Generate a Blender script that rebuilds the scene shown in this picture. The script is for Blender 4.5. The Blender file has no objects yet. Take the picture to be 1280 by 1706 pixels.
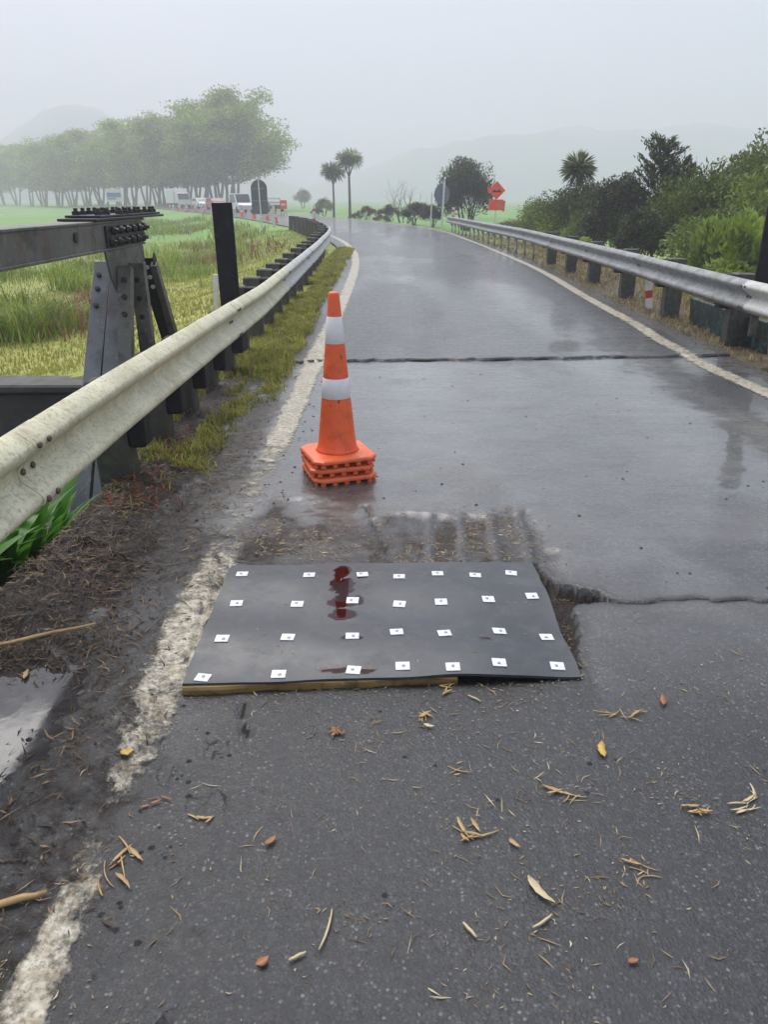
import bpy, math, random
import numpy as np
from mathutils import Vector, Matrix, Euler
R = math.radians
rng = np.random.default_rng(7)
random.seed(7)
scene = bpy.context.scene
COL = scene.collection

# ------------------------------------------------------------------ camera
cam_d = bpy.data.cameras.new('camera')
cam = bpy.data.objects.new('camera', cam_d)
COL.objects.link(cam)
cam.location = (0, 0, 1.5)
cam.rotation_euler = (R(90 - 22.1), 0, 0)
cam_d.sensor_fit = 'VERTICAL'
cam_d.sensor_height = 24
cam_d.lens = 1289 / 1706 * 24
cam_d.clip_start = 0.05
cam_d.clip_end = 3000
scene.camera = cam

# ------------------------------------------------------------------ world: overcast sky
world = bpy.data.worlds.new('World')
scene.world = world
world.use_nodes = True
wn = world.node_tree
wn.nodes.clear()
w_out = wn.nodes.new('ShaderNodeOutputWorld')
w_sky = wn.nodes.new('ShaderNodeTexSky')
w_sky.sky_type = 'NISHITA'
w_sky.sun_disc = False
w_sky.sun_elevation = R(58)
w_sky.sun_rotation = R(-30)
w_sky.dust_density = 6
w_sky.air_density = 1.2
w_b1 = wn.nodes.new('ShaderNodeBackground')
w_b1.inputs['Strength'].default_value = 0.03
wn.links.new(w_sky.outputs[0], w_b1.inputs['Color'])
w_tc = wn.nodes.new('ShaderNodeTexCoord')
w_nz = wn.nodes.new('ShaderNodeTexNoise')
w_nz.inputs['Scale'].default_value = 1.6
w_nz.inputs['Detail'].default_value = 3
wn.links.new(w_tc.outputs['Generated'], w_nz.inputs['Vector'])
w_cr = wn.nodes.new('ShaderNodeValToRGB')
w_cr.color_ramp.elements[0].position = 0.3
w_cr.color_ramp.elements[0].color = (0.53, 0.60, 0.74, 1)
w_cr.color_ramp.elements[1].position = 0.7
w_cr.color_ramp.elements[1].color = (0.67, 0.72, 0.82, 1)
wn.links.new(w_nz.outputs['Fac'], w_cr.inputs['Fac'])
w_b2 = wn.nodes.new('ShaderNodeBackground')
w_b2.inputs['Strength'].default_value = 0.50
wn.links.new(w_cr.outputs['Color'], w_b2.inputs['Color'])
w_add = wn.nodes.new('ShaderNodeAddShader')
wn.links.new(w_b1.outputs[0], w_add.inputs[0])
wn.links.new(w_b2.outputs[0], w_add.inputs[1])
wn.links.new(w_add.outputs[0], w_out.inputs['Surface'])

# soft sun behind the cloud
sun_d = bpy.data.lights.new('sun', 'SUN')
sun_d.energy = 1.5
sun_d.angle = R(50)
sun_d.color = (1.0, 0.97, 0.92)
sun = bpy.data.objects.new('sun', sun_d)
COL.objects.link(sun)
sun.rotation_euler = (R(32), 0, R(30 + 180))

scene.view_settings.view_transform = 'Standard'
scene.view_settings.look = 'None'
scene.view_settings.exposure = 0.9
scene.view_settings.gamma = 1
scene.render.engine = 'CYCLES'
cy = scene.cycles
cy.use_denoising = True
try:
    cy.denoiser = 'OPENIMAGEDENOISE'
except Exception:
    pass
cy.max_bounces = 8
cy.diffuse_bounces = 3
cy.glossy_bounces = 3
cy.transmission_bounces = 4
cy.transparent_max_bounces = 8
cy.volume_bounces = 2
cy.sample_clamp_indirect = 6
cy.caustics_reflective = False
cy.caustics_refractive = False

# ------------------------------------------------------------------ helpers
def tag(o, label=None, cat=None, group=None, kind=None):
    if label: o['label'] = label
    if cat: o['category'] = cat
    if group: o['group'] = group
    if kind: o['kind'] = kind
    return o

def empty(name, loc=(0, 0, 0), rz=0.0, label=None, cat=None, group=None):
    o = bpy.data.objects.new(name, None)
    o.empty_display_size = 0.1
    COL.objects.link(o)
    o.location = loc
    o.rotation_euler = (0, 0, rz)
    return tag(o, label, cat, group)

def link(name, me, parent=None, loc=None, rot=None, scale=None):
    o = bpy.data.objects.new(name, me)
    COL.objects.link(o)
    if parent is not None: o.parent = parent
    if loc is not None: o.location = loc
    if rot is not None: o.rotation_euler = rot
    if scale is not None: o.scale = scale
    return o

def np_mesh(name, v, f, mat, smooth=False, attrs=None, fattrs=None):
    """v: n x 3, f: m x k array of one face size"""
    me = bpy.data.meshes.new(name)
    v = np.asarray(v, dtype=np.float32)
    f = np.asarray(f, dtype=np.int32)
    k = f.shape[1]
    me.vertices.add(len(v))
    me.vertices.foreach_set('co', v.ravel())
    me.loops.add(f.size)
    me.loops.foreach_set('vertex_index', f.ravel())
    me.polygons.add(len(f))
    me.polygons.foreach_set('loop_start', np.arange(0, f.size, k, dtype=np.int32))
    me.polygons.foreach_set('loop_total', np.full(len(f), k, dtype=np.int32))
    if smooth:
        me.polygons.foreach_set('use_smooth', np.ones(len(f), dtype=bool))
    me.update(calc_edges=True)
    for n, a in (attrs or {}).items():
        at = me.attributes.new(n, 'FLOAT', 'POINT')
        at.data.foreach_set('value', np.asarray(a, dtype=np.float32).ravel())
    for n, a in (fattrs or {}).items():
        at = me.attributes.new(n, 'FLOAT', 'FACE')
        at.data.foreach_set('value', np.asarray(a, dtype=np.float32).ravel())
    if mat: me.materials.append(mat)
    return me

class MB:
    """collects primitives, builds one mesh"""
    def __init__(s): s.v = []; s.f = []
    def add(s, vs, fs, m=None):
        b = len(s.v)
        for p in vs:
            p = Vector(p)
            s.v.append(tuple(m @ p) if m is not None else tuple(p))
        for q in fs: s.f.append([i + b for i in q])
        return s
    def box(s, c, size, rot=None, ch=0.0):
        hx, hy, hz = [a / 2 for a in size]
        m = Matrix.Translation(c)
        if rot is not None: m = m @ Euler(rot).to_matrix().to_4x4()
        ch = min(ch, hx * .45, hy * .45, hz * .45)
        if ch <= 0:
            vs = [(x, y, z) for x in (-hx, hx) for y in (-hy, hy) for z in (-hz, hz)]
            fs = [(0, 1, 3, 2), (4, 6, 7, 5), (0, 4, 5, 1), (2, 3, 7, 6), (0, 2, 6, 4), (1, 5, 7, 3)]
            return s.add(vs, fs, m)
        bm = __import__('bmesh').new()
        __import__('bmesh').ops.create_cube(bm, size=1)
        for v in bm.verts: v.co = (v.co.x * size[0], v.co.y * size[1], v.co.z * size[2])
        __import__('bmesh').ops.bevel(bm, geom=list(bm.edges), offset=ch, segments=1, affect='EDGES', profile=0.5)
        bm.verts.index_update()
        vs = [v.co.copy() for v in bm.verts]
        fs = [[v.index for v in f.verts] for f in bm.faces]
        bm.free()
        return s.add(vs, fs, m)
    def tube(s, pts, rad, n=6, cap=True):
        pts = [Vector(p) for p in pts]
        if not hasattr(rad, '__len__'): rad = [rad] * len(pts)
        b = len(s.v)
        ref = Vector((0.31, 0.87, 0.39))
        for i, p in enumerate(pts):
            d = (pts[min(i + 1, len(pts) - 1)] - pts[max(i - 1, 0)])
            if d.length < 1e-9: d = Vector((0, 0, 1))
            d.normalize()
            a = d.cross(ref)
            if a.length < 0.05: a = d.cross(Vector((1, 0, 0)))
            a.normalize(); c = d.cross(a)
            for k in range(n):
                t = 2 * math.pi * k / n
                s.v.append(tuple(p + (a * math.cos(t) + c * math.sin(t)) * rad[i]))
        for i in range(len(pts) - 1):
            for k in range(n):
                k2 = (k + 1) % n
                s.f.append([b + i * n + k, b + i * n + k2, b + (i + 1) * n + k2, b + (i + 1) * n + k])
        if cap:
            s.f.append([b + k for k in range(n)][::-1])
            s.f.append([b + (len(pts) - 1) * n + k for k in range(n)])
        return s
    def lathe(s, prof, n=24, m=None):
        vs = []; fs = []
        for (r, z) in prof:
            for k in range(n):
                t = 2 * math.pi * k / n
                vs.append((r * math.cos(t), r * math.sin(t), z))
        for i in range(len(prof) - 1):
            for k in range(n):
                k2 = (k + 1) % n
                fs.append((i * n + k, i * n + k2, (i + 1) * n + k2, (i + 1) * n + k))
        fs.append(tuple(range(n))[::-1])
        fs.append(tuple((len(prof) - 1) * n + k for k in range(n)))
        return s.add(vs, fs, m)
    def prism(s, poly, a, b, axis='x'):
        """poly: 2D outline; extruded from a to b along axis"""
        n = len(poly)
        def P(u, v, w):
            return {'x': (w, u, v), 'y': (u, w, v), 'z': (u, v, w)}[axis]
        vs = [P(u, v, a) for u, v in poly] + [P(u, v, b) for u, v in poly]
        fs = [tuple(range(n))[::-1], tuple(range(n, 2 * n))]
        fs += [(i, (i + 1) % n, n + (i + 1) % n, n + i) for i in range(n)]
        return s.add(vs, fs)
    def mesh(s, name, mat, smooth=False):
        me = bpy.data.meshes.new(name)
        me.from_pydata(s.v, [], s.f)
        if mat: me.materials.append(mat)
        if smooth:
            for p in me.polygons: p.use_smooth = True
        bm = __import__('bmesh').new(); bm.from_mesh(me)
        __import__('bmesh').ops.recalc_face_normals(bm, faces=list(bm.faces))
        bm.to_mesh(me); bm.free()
        return me
    def build(s, name, mat, parent=None, smooth=False, loc=None, rot=None):
        return link(name, s.mesh(name, mat, smooth), parent, loc, rot)

# numpy value noise
def _hash(ix, iy, seed):
    n = (ix.astype(np.int64) * 374761393 + iy.astype(np.int64) * 668265263 + seed * 1274126177) & 0x7fffffff
    n = ((n ^ (n >> 13)) * 1274126177) & 0x7fffffff
    return ((n ^ (n >> 16)) & 0xffff) / 65535.0
def vnoise(x, y, seed=0):
    x = np.asarray(x, dtype=float); y = np.asarray(y, dtype=float)
    ix = np.floor(x); iy = np.floor(y)
    fx = x - ix; fy = y - iy
    fx = fx * fx * (3 - 2 * fx); fy = fy * fy * (3 - 2 * fy)
    a = _hash(ix, iy, seed); b = _hash(ix + 1, iy, seed)
    c = _hash(ix, iy + 1, seed); d = _hash(ix + 1, iy + 1, seed)
    return (a * (1 - fx) + b * fx) * (1 - fy) + (c * (1 - fx) + d * fx) * fy
def fbm(x, y, seed=0, oct=4):
    s = 0; a = 0.5; t = 0
    for i in range(oct):
        r = .64 + 1.1 * i; cr, sr = math.cos(r), math.sin(r)
        s = s + a * vnoise((x * cr - y * sr) * 2 ** i, (x * sr + y * cr) * 2 ** i, seed + i * 17); t += a; a *= 0.5
    return s / t
def sstep(a, b, x):
    t = np.clip((x - a) / (b - a), 0, 1)
    return t * t * (3 - 2 * t)
def poly_sdf(x, y, poly):
    """negative inside"""
    x = np.asarray(x, float); y = np.asarray(y, float)
    d = np.full(x.shape, 1e9); ins = np.zeros(x.shape, bool)
    n = len(poly)
    for i in range(n):
        ax, ay = poly[i]; bx, by = poly[(i + 1) % n]
        ex, ey = bx - ax, by - ay
        t = np.clip(((x - ax) * ex + (y - ay) * ey) / (ex * ex + ey * ey), 0, 1)
        d = np.minimum(d, np.hypot(x - ax - t * ex, y - ay - t * ey))
        c = ((ay > y) != (by > y)) & (x < (bx - ax) * (y - ay) / (by - ay + 1e-12) + ax)
        ins ^= c
    return np.where(ins, -d, d)
def seg_dist(x, y, pts):
    d = np.full(np.shape(x), 1e9)
    for (ax, ay), (bx, by) in zip(pts[:-1], pts[1:]):
        ex, ey = bx - ax, by - ay
        t = np.clip(((x - ax) * ex + (y - ay) * ey) / (ex * ex + ey * ey + 1e-12), 0, 1)
        d = np.minimum(d, np.hypot(x - ax - t * ex, y - ay - t * ey))
    return d

# ------------------------------------------------------------------ material helpers
class NT:
    def __init__(s, name):
        s.m = bpy.data.materials.new(name)
        s.m.use_nodes = True
        s.t = s.m.node_tree
        s.t.nodes.clear()
        s.out = s.n('ShaderNodeOutputMaterial')
        s._tc = None
    def n(s, typ, **kw):
        nd = s.t.nodes.new(typ)
        for k, v in kw.items(): setattr(nd, k, v)
        return nd
    def l(s, a, b): s.t.links.new(a, b); return s
    def co(s, which='Object'):
        if s._tc is None: s._tc = s.n('ShaderNodeTexCoord')
        return s._tc.outputs[which]
    def setin(s, sock, v):
        if hasattr(v, 'is_output'): s.l(v, sock)
        else: sock.default_value = v
    def noise(s, scale, detail=4, rough=0.55, vec=None, stretch=None, dist=0.0):
        nd = s.n('ShaderNodeTexNoise')
        nd.inputs['Scale'].default_value = scale
        nd.inputs['Detail'].default_value = detail
        nd.inputs['Roughness'].default_value = rough
        nd.inputs['Distortion'].default_value = dist
        v = vec if vec is not None else s.co()
        if stretch:
            mp = s.n('ShaderNodeMapping'); mp.inputs['Scale'].default_value = stretch
            s.l(v, mp.inputs['Vector']); v = mp.outputs[0]
        s.l(v, nd.inputs['Vector'])
        return nd.outputs['Fac']
    def voro(s, scale, feature='F1', out='Distance', rnd=1.0, vec=None):
        nd = s.n('ShaderNodeTexVoronoi', feature=feature)
        nd.inputs['Scale'].default_value = scale
        if 'Randomness' in nd.inputs: nd.inputs['Randomness'].default_value = rnd
        s.l(vec if vec is not None else s.co(), nd.inputs['Vector'])
        return nd.outputs[out]
    def ramp(s, fac, stops, interp='LINEAR'):
        nd = s.n('ShaderNodeValToRGB')
        nd.color_ramp.interpolation = interp
        el = nd.color_ramp.elements
        while len(el) < len(stops): el.new(0.5)
        for e, (p, c) in zip(el, stops):
            e.position = p
            e.color = (c, c, c, 1) if not hasattr(c, '__len__') else (*c, 1)
        s.setin(nd.inputs['Fac'], fac)
        return nd.outputs['Color']
    def math(s, op, a, b=0.0, c=None, clamp=False):
        nd = s.n('ShaderNodeMath', operation=op, use_clamp=clamp)
        s.setin(nd.inputs[0], a); s.setin(nd.inputs[1], b)
        if c is not None: s.setin(nd.inputs[2], c)
        return nd.outputs[0]
    def mix(s, fac, a, b, mode='MIX'):
        nd = s.n('ShaderNodeMix', data_type='RGBA', blend_type=mode)
        s.setin(nd.inputs['Factor'], fac)
        for sock, v in ((nd.inputs[6], a), (nd.inputs[7], b)):
            if hasattr(v, 'is_output'): s.l(v, sock)
            else: sock.default_value = (*v, 1) if len(v) == 3 else v
        return nd.outputs[2]
    def attr(s, name):
        nd = s.n('ShaderNodeAttribute', attribute_name=name)
        return nd.outputs['Fac']
    def objrnd(s):
        return s.n('ShaderNodeObjectInfo').outputs['Random']
    def bump(s, height, strength=0.3, dist=0.01, normal=None):
        nd = s.n('ShaderNodeBump')
        nd.inputs['Distance'].default_value = dist
        s.setin(nd.inputs['Strength'], strength)
        s.l(height, nd.inputs['Height'])
        if normal is not None: s.l(normal, nd.inputs['Normal'])
        return nd.outputs['Normal']
    def bsdf(s, color, rough=0.5, metal=0.0, normal=None, spec=0.5, coat=None, ior=1.5):
        p = s.n('ShaderNodeBsdfPrincipled')
        if hasattr(color, 'is_output'): s.l(color, p.inputs['Base Color'])
        else: p.inputs['Base Color'].default_value = (*color, 1)
        s.setin(p.inputs['Roughness'], rough)
        s.setin(p.inputs['Metallic'], metal)
        p.inputs['IOR'].default_value = ior
        s.setin(p.inputs['Specular IOR Level'], spec)
        if coat is not None:
            s.setin(p.inputs['Coat Weight'], coat)
            p.inputs['Coat Roughness'].default_value = 0.08
            p.inputs['Coat IOR'].default_value = 1.45
        if normal is not None: s.l(normal, p.inputs['Normal'])
        return p.outputs[0]
    def done(s, sh):
        s.l(sh, s.out.inputs['Surface'])
        return s.m

def simple(name, c1, c2=None, scale=6, rough=0.5, rvar=0.15, metal=0.0, bump=0.15, bscale=40, bdist=0.004, spec=0.5, detail=5, dirt=None, dirt_amt=0.5, dscale=9, stretch=None, rust=0.0):
    t = NT(name)
    c2 = c2 or tuple(a * 0.7 for a in c1)
    nz = t.noise(scale, detail, stretch=stretch)
    col = t.ramp(nz, [(0.32, c1), (0.68, c2)])
    if dirt is not None:
        dn = t.noise(dscale, 6, 0.65)
        col = t.mix(t.ramp(dn, [(0.5, 0.0), (0.66, dirt_amt)]), col, dirt)
    if rust:
        col = t.mix(t.ramp(t.noise(7, 6, .7, stretch=(1, 1, .22)), [(.52, 0.0), (.68, rust)]), col, (.13, .055, .022))
        col = t.mix(t.ramp(t.noise(24, 5, .7), [(.58, 0.0), (.66, rust)]), col, (.30, .29, .25))
    rn = t.noise(scale * 2.3, 3)
    ro = t.math('MULTIPLY_ADD', rn, rvar * 2, rough - rvar, clamp=True)
    nrm = t.bump(t.noise(bscale, 5, 0.6), bump, bdist)
    return t.done(t.bsdf(col, ro, metal, nrm, spec))

def leafmat(name, ca, cb, cc=None, trans=0.35, rough=0.45, scale=0.6):
    """leaf colour varies by leaf (rnd), by clump (noise) and by plant"""
    t = NT(name)
    r = t.attr('rnd')
    stops = [(0.0, ca), (1.0, cb)] if cc is None else [(0.0, ca), (0.75, cb), (1.0, cc)]
    col = t.ramp(r, stops)
    nz = t.noise(scale, 2)
    k = t.ramp(nz, [(0.3, 0.55), (0.7, 1.3)])
    col = t.mix(1.0, col, k, 'MULTIPLY')
    pr = t.math('MULTIPLY_ADD', t.objrnd(), 0.3, 0.85)
    cmb = t.n('ShaderNodeCombineColor'); 
    for i in range(3): t.l(pr, cmb.inputs[i])
    col = t.mix(1.0, col, cmb.outputs[0], 'MULTIPLY')
    b = t.bsdf(col, rough, spec=0.4)
    tr = t.n('ShaderNodeBsdfTranslucent'); t.l(col, tr.inputs['Color'])
    ms = t.n('ShaderNodeMixShader'); ms.inputs[0].default_value = trans
    t.l(b, ms.inputs[1]); t.l(tr.outputs[0], ms.inputs[2])
    return t.done(ms.outputs[0])

M = {}
M['galv'] = simple('galvanised', (0.34, 0.355, 0.36), (0.20, 0.21, 0.21), 5, 0.42, 0.12, 0.35, 0.12, 60, 0.003, dirt=(0.07, 0.065, 0.05), dirt_amt=0.75, dscale=14, rust=.3)
M['cream_rail'] = simple('lichened_galvanised', (0.74, 0.71, 0.51), (0.54, 0.52, 0.34), 4.5, 0.5, 0.12, 0.0, 0.2, 70, 0.003, dirt=(0.16, 0.16, 0.11), dirt_amt=0.55, dscale=60, rust=.35)
M['galv_pale'] = simple('pale_galvanised', (0.60, 0.60, 0.55), (0.44, 0.45, 0.43), 4, 0.45, 0.12, 0.1, 0.12, 60, 0.003, dirt=(0.12, 0.12, 0.10), dirt_amt=0.5, dscale=40)
M['post'] = simple('weathered_timber', (0.07, 0.068, 0.05), (0.026, 0.026, 0.021), 7, 0.55, 0.15, 0, 0.4, 30, 0.006, dirt=(0.12, 0.13, 0.09), dirt_amt=0.6, dscale=12, stretch=(1, 1, 0.25))
M['black'] = simple('black_timber', (0.010, 0.011, 0.013), (0.005, 0.006, 0.007), 8, 0.6, 0.12, 0, 0.3, 40, 0.004, spec=.25, dirt=(0.03, 0.033, 0.03), dirt_amt=0.4, dscale=11)
M['steel'] = simple('weathered_steel_paint', (0.155, 0.15, 0.13), (0.10, 0.10, 0.09), 3, 0.45, 0.12, 0.1, 0.12, 50, 0.003, dirt=(0.03, 0.028, 0.022), dirt_amt=0.75, dscale=7, rust=.5)
M['steel_lit_blue'] = simple('steel_paint_lit_blue', (0.16, 0.17, 0.185), (0.105, 0.112, 0.122), 3, 0.38, 0.12, 0.1, 0.1, 50, 0.003, dirt=(0.035, 0.035, 0.03), dirt_amt=0.6, dscale=6, rust=.5)  # bluish tone of the lit near diagonals, put into their colour
M['steel_dark'] = simple('dark_steel', (0.014, 0.015, 0.014), (0.024, 0.024, 0.022), 6, 0.45, 0.15, 0.1, 0.2, 50, 0.003)
M['concrete'] = simple('old_concrete', (0.06, 0.06, 0.05), (0.025, 0.027, 0.024), 2.5, 0.65, 0.15, 0, 0.4, 30, 0.008, dirt=(0.12, 0.12, 0.10), dirt_amt=0.5, dscale=5)
M['orange'] = simple('orange_plastic', (0.95, 0.155, 0.045), (0.88, 0.125, 0.035), 4, 0.38, 0.08, 0, 0.05, 60, 0.001, dirt=(0.35, 0.07, 0.03), dirt_amt=0.45, dscale=13)
M['orange_base'] = simple('orange_rubber', (0.93, 0.19, 0.065), (0.80, 0.14, 0.045), 9, 0.3, 0.1, 0, 0.1, 60, 0.002, dirt=(0.30, 0.07, 0.03), dirt_amt=0.6, dscale=20)
def scuffed(name, base, c2, dirtc):
    t = NT(name)
    col = t.ramp(t.noise(4, 4), [(.3, base), (.7, c2)])
    col = t.mix(t.ramp(t.noise(13, 6, .65), [(.50, 0.0), (.70, .5)]), col, dirtc)
    col = t.mix(t.ramp(t.noise(34, 3, .5, stretch=(1, 1, .35)), [(.66, 0.0), (.72, .75)]), col, (.05, .03, .025))
    col = t.mix(t.ramp(t.noise(9, 2, .5, stretch=(1.5, 1.5, .25)), [(.62, 0.0), (.75, .25)]), col, (.9, .45, .3))
    return t.done(t.bsdf(col, t.ramp(t.noise(9, 4), [(.3, .25), (.7, .5)]), normal=t.bump(t.noise(60, 4), .08, .002)))
M['orange'] = scuffed('orange_plastic_scuffed', (0.95, 0.155, 0.045), (0.88, 0.125, 0.035), (.42, .075, .03))
M['orange_base'] = scuffed('orange_rubber_scuffed', (0.93, 0.19, 0.065), (0.80, 0.14, 0.045), (.30, .07, .035))
M['white'] = simple('white_paint', (0.78, 0.78, 0.76), (0.66, 0.66, 0.64), 6, 0.4, 0.1, 0, 0.1, 50, 0.002, dirt=(0.3, 0.29, 0.25), dirt_amt=0.5, dscale=10)
M['tag'] = simple('white_fixing_plate', (0.80, 0.81, 0.83), (0.70, 0.71, 0.73), 30, 0.35, 0.1, 0, 0.1, 200, 0.001, dirt=(0.4, 0.4, 0.4), dirt_amt=0.5, dscale=60)
M['nail'] = simple('grey_nail', (0.36, 0.36, 0.38), None, 30, 0.4, 0.1, 0.6, 0.05)
M['red'] = simple('red_reflector', (0.62, 0.05, 0.03), None, 12, 0.35)
M['orange_sign'] = simple('orange_sign_face', (0.95, 0.11, 0.035), (0.88, 0.09, 0.03), 5, 0.35, 0.05, 0, 0.03)
M['sign_black'] = simple('black_sign_print', (0.02, 0.012, 0.01), None, 5, 0.4)
M['sign_back'] = simple('grey_sign_back', (0.10, 0.115, 0.14), (0.08, 0.09, 0.11), 3, 0.45)
M['sign_blue'] = simple('blue_sign_print', (0.06, 0.10, 0.42), None, 5, 0.4)
M['glass'] = simple('dark_glass', (0.03, 0.035, 0.04), None, 4, 0.12, 0.04)
M['tyre'] = simple('tyre_rubber', (0.02, 0.02, 0.02), None, 9, 0.7)
M['car_white'] = simple('white_car_paint', (0.75, 0.76, 0.78), (0.70, 0.71, 0.73), 2, 0.3, 0.05, 0, 0.02)
M['car_blue'] = simple('dark_blue_car_paint', (0.02, 0.035, 0.07), None, 2, 0.3, 0.05, 0, 0.02)
M['car_red'] = simple('red_car_paint', (0.45, 0.04, 0.03), None, 2, 0.3, 0.05, 0, 0.02)
M['wood'] = simple('wet_pine', (0.36, 0.24, 0.085), (0.19, 0.12, 0.04), 10, 0.45, 0.12, 0, 0.4, 60, 0.003, dirt=(0.05, 0.04, 0.025), dirt_amt=0.7, dscale=24, stretch=(0.15, 1, 1))
M['teal'] = simple('teal_flaked_board', (0.018, 0.028, 0.026), (0.012, 0.016, 0.015), 6, 0.5, 0.1, 0, 0.3, 40, 0.004, dirt=(0.03, 0.22, 0.20), dirt_amt=0.8, dscale=16)
M['bark'] = simple('bark', (0.13, 0.115, 0.095), (0.075, 0.068, 0.055), 3, 0.8, 0.1, 0, 0.5, 12, 0.02)
M['bark_dark'] = simple('dark_bark', (0.05, 0.045, 0.035), (0.03, 0.027, 0.022), 4, 0.8, 0.1, 0, 0.5, 14, 0.02)
M['straw'] = simple('wet_straw', (0.52, 0.36, 0.15), (0.33, 0.20, 0.08), 25, 0.45, 0.1, 0, 0.2, 120, 0.001)
M['straw_pale'] = simple('pale_straw', (0.62, 0.52, 0.32), (0.45, 0.34, 0.18), 25, 0.45, 0.1, 0, 0.2, 120, 0.001)
M['leaf_yellow'] = simple('yellow_leaf', (0.62, 0.42, 0.07), (0.36, 0.22, 0.05), 45, 0.45)
M['leaf_brown'] = simple('rusty_leaf', (0.34, 0.14, 0.05), (0.22, 0.085, 0.03), 30, 0.45)
M['grit'] = simple('black_grit', (0.02, 0.02, 0.02), (0.035, 0.033, 0.03), 40, 0.5)

M['tree_leaf'] = leafmat('tree_leaf', (0.13, 0.21, 0.006), (0.30, 0.42, 0.018), (0.50, 0.58, 0.045), 0.45)
M['bush_dark'] = leafmat('bush_dark', (0.020, 0.038, 0.008), (0.070, 0.105, 0.024), (0.17, 0.22, 0.055), 0.3)
M['bush_olive'] = leafmat('bush_olive', (0.055, 0.095, 0.010), (0.185, 0.26, 0.034), (0.40, 0.48, 0.08), 0.35)
M['bush_light'] = leafmat('bush_light', (0.12, 0.20, 0.02), (0.29, 0.40, 0.05), (0.50, 0.55, 0.13), 0.45)
M['bush_brown'] = leafmat('bush_brown', (0.09, 0.055, 0.03), (0.16, 0.12, 0.05), (0.20, 0.17, 0.08), 0.3)
M['cab_leaf'] = leafmat('cab_leaf', (0.07, 0.11, 0.03), (0.17, 0.225, 0.06), (0.30, 0.32, 0.11), 0.35)
M['broad_leaf'] = leafmat('broad_leaf', (0.06, 0.19, 0.016), (0.13, 0.36, 0.03), (0.24, 0.50, 0.08), 0.35, 0.3, 3.0)
M['grass_tall'] = leafmat('grass_tall', (0.11, 0.20, 0.012), (0.27, 0.37, 0.035), (0.48, 0.42, 0.12), 0.4, 0.5, 0.35)
M['grass_mown'] = leafmat('grass_mown', (0.28, 0.31, 0.035), (0.46, 0.45, 0.09), (0.58, 0.50, 0.16), 0.35, 0.5, 0.5)
M['grass_verge'] = leafmat('grass_verge', (0.17, 0.20, 0.025), (0.38, 0.38, 0.05), (0.56, 0.45, 0.13), 0.35, 0.5, 4.0)
M['grass_straw'] = leafmat('grass_straw', (0.17, 0.13, 0.045), (0.30, 0.235, 0.10), (0.42, 0.32, 0.16), 0.3, 0.5, 2.0)
M['weed_rust'] = leafmat('weed_rust', (0.15, 0.06, 0.03), (0.24, 0.11, 0.05), (0.30, 0.17, 0.08), 0.3, 0.5, 0.8)
M['weed_red'] = leafmat('weed_red', (0.35, 0.05, 0.02), (0.50, 0.12, 0.03), None, 0.3, 0.5, 8)

# ------------------------------------------------------------------ paths of the road
LEFT = np.array([(-1.46, -2), (-1.46, 7.55), (-1.10, 9), (-1.02, 12), (-1.02, 18), (-1.25, 24), (-2.1, 31), (-3.3, 38), (-6.7, 51), (-13.6, 73), (-24, 100), (-37, 132), (-55, 172), (-78, 224)])
RIGHT = np.array([(3.75, -2), (3.55, 7.55), (3.62, 9), (3.66, 12), (3.85, 18), (3.80, 24), (3.62, 31), (3.2, 39), (1.2, 51), (-5.0, 70), (-16, 100), (-29, 132), (-47, 172), (-70, 224)])
def spline(P, n=14):
    out = []
    for i in range(len(P) - 1):
        p0 = P[max(i - 1, 0)]; p1 = P[i]; p2 = P[i + 1]; p3 = P[min(i + 2, len(P) - 1)]
        l = np.linalg.norm(p2 - p1)
        m1 = (p2 - p0) / max(np.linalg.norm(p2 - p0), 1e-6) * l
        m2 = (p3 - p1) / max(np.linalg.norm(p3 - p1), 1e-6) * l
        for k in range(n):
            t = k / n; t2 = t * t; t3 = t2 * t
            out.append((2 * t3 - 3 * t2 + 1) * p1 + (t3 - 2 * t2 + t) * m1 + (-2 * t3 + 3 * t2) * p2 + (t3 - t2) * m2)
    out.append(P[-1])
    return np.array(out)
LS = spline(LEFT); RS = spline(RIGHT)
# stations: index parameter shared by both edges; in the straight part it is the y value
LY = LS[:, 1]; RY = RS[:, 1]
def edge_at(y):
    """left and right edge points at station y (left edge's y)"""
    lx = np.interp(y, LY, LS[:, 0])
    par = np.interp(y, LY, np.arange(len(LS)))
    rx = np.interp(par, np.arange(len(RS)), RS[:, 0]); ry = np.interp(par, np.arange(len(RS)), RS[:, 1])
    return lx, np.asarray(y, float), rx, ry

MAT_POLY = [(-0.657, 2.117), (0.663, 2.200), (0.650, 3.049), (-0.657, 2.990)]
HOLE = [(0.60, 3.12), (0.69, 3.10), (0.735, 2.90), (0.80, 2.86), (0.875, 2.83), (0.93, 2.735), (0.84, 2.745), (0.75, 2.71), (0.735, 2.56), (0.70, 2.42), (0.675, 2.27), (0.60, 2.27)]
BED = [(-0.70, 2.9), (-0.70, 3.55), (-0.55, 3.95), (-0.15, 3.72), (0.25, 3.64), (0.72, 3.70), (0.76, 3.35), (0.73, 2.95)]
PUD = [(-1.36, 2.16), (-1.26, 2.24), (-1.16, 2.26), (-1.06, 2.19), (-1.01, 2.05), (-1.03, 1.92), (-1.02, 1.80), (-1.06, 1.68), (-1.15, 1.62), (-1.36, 1.66)]
def joint_y(x): return 7.66 + 0.06 * x + 0.02 * np.maximum(x - 1, 0) + 0.05 * (vnoise(x * 2.2, x * 0 + 3, 5) - .5) + 0.05 * (vnoise(x * 11, x * 0 + 9, 6) - .5)
def crack_y(x): return 2.75 + 0.03 * (vnoise(x * 5, x * 0, 8) - .5) + 0.03 * (vnoise(x * 21, x * 0, 9) - .5)

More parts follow.
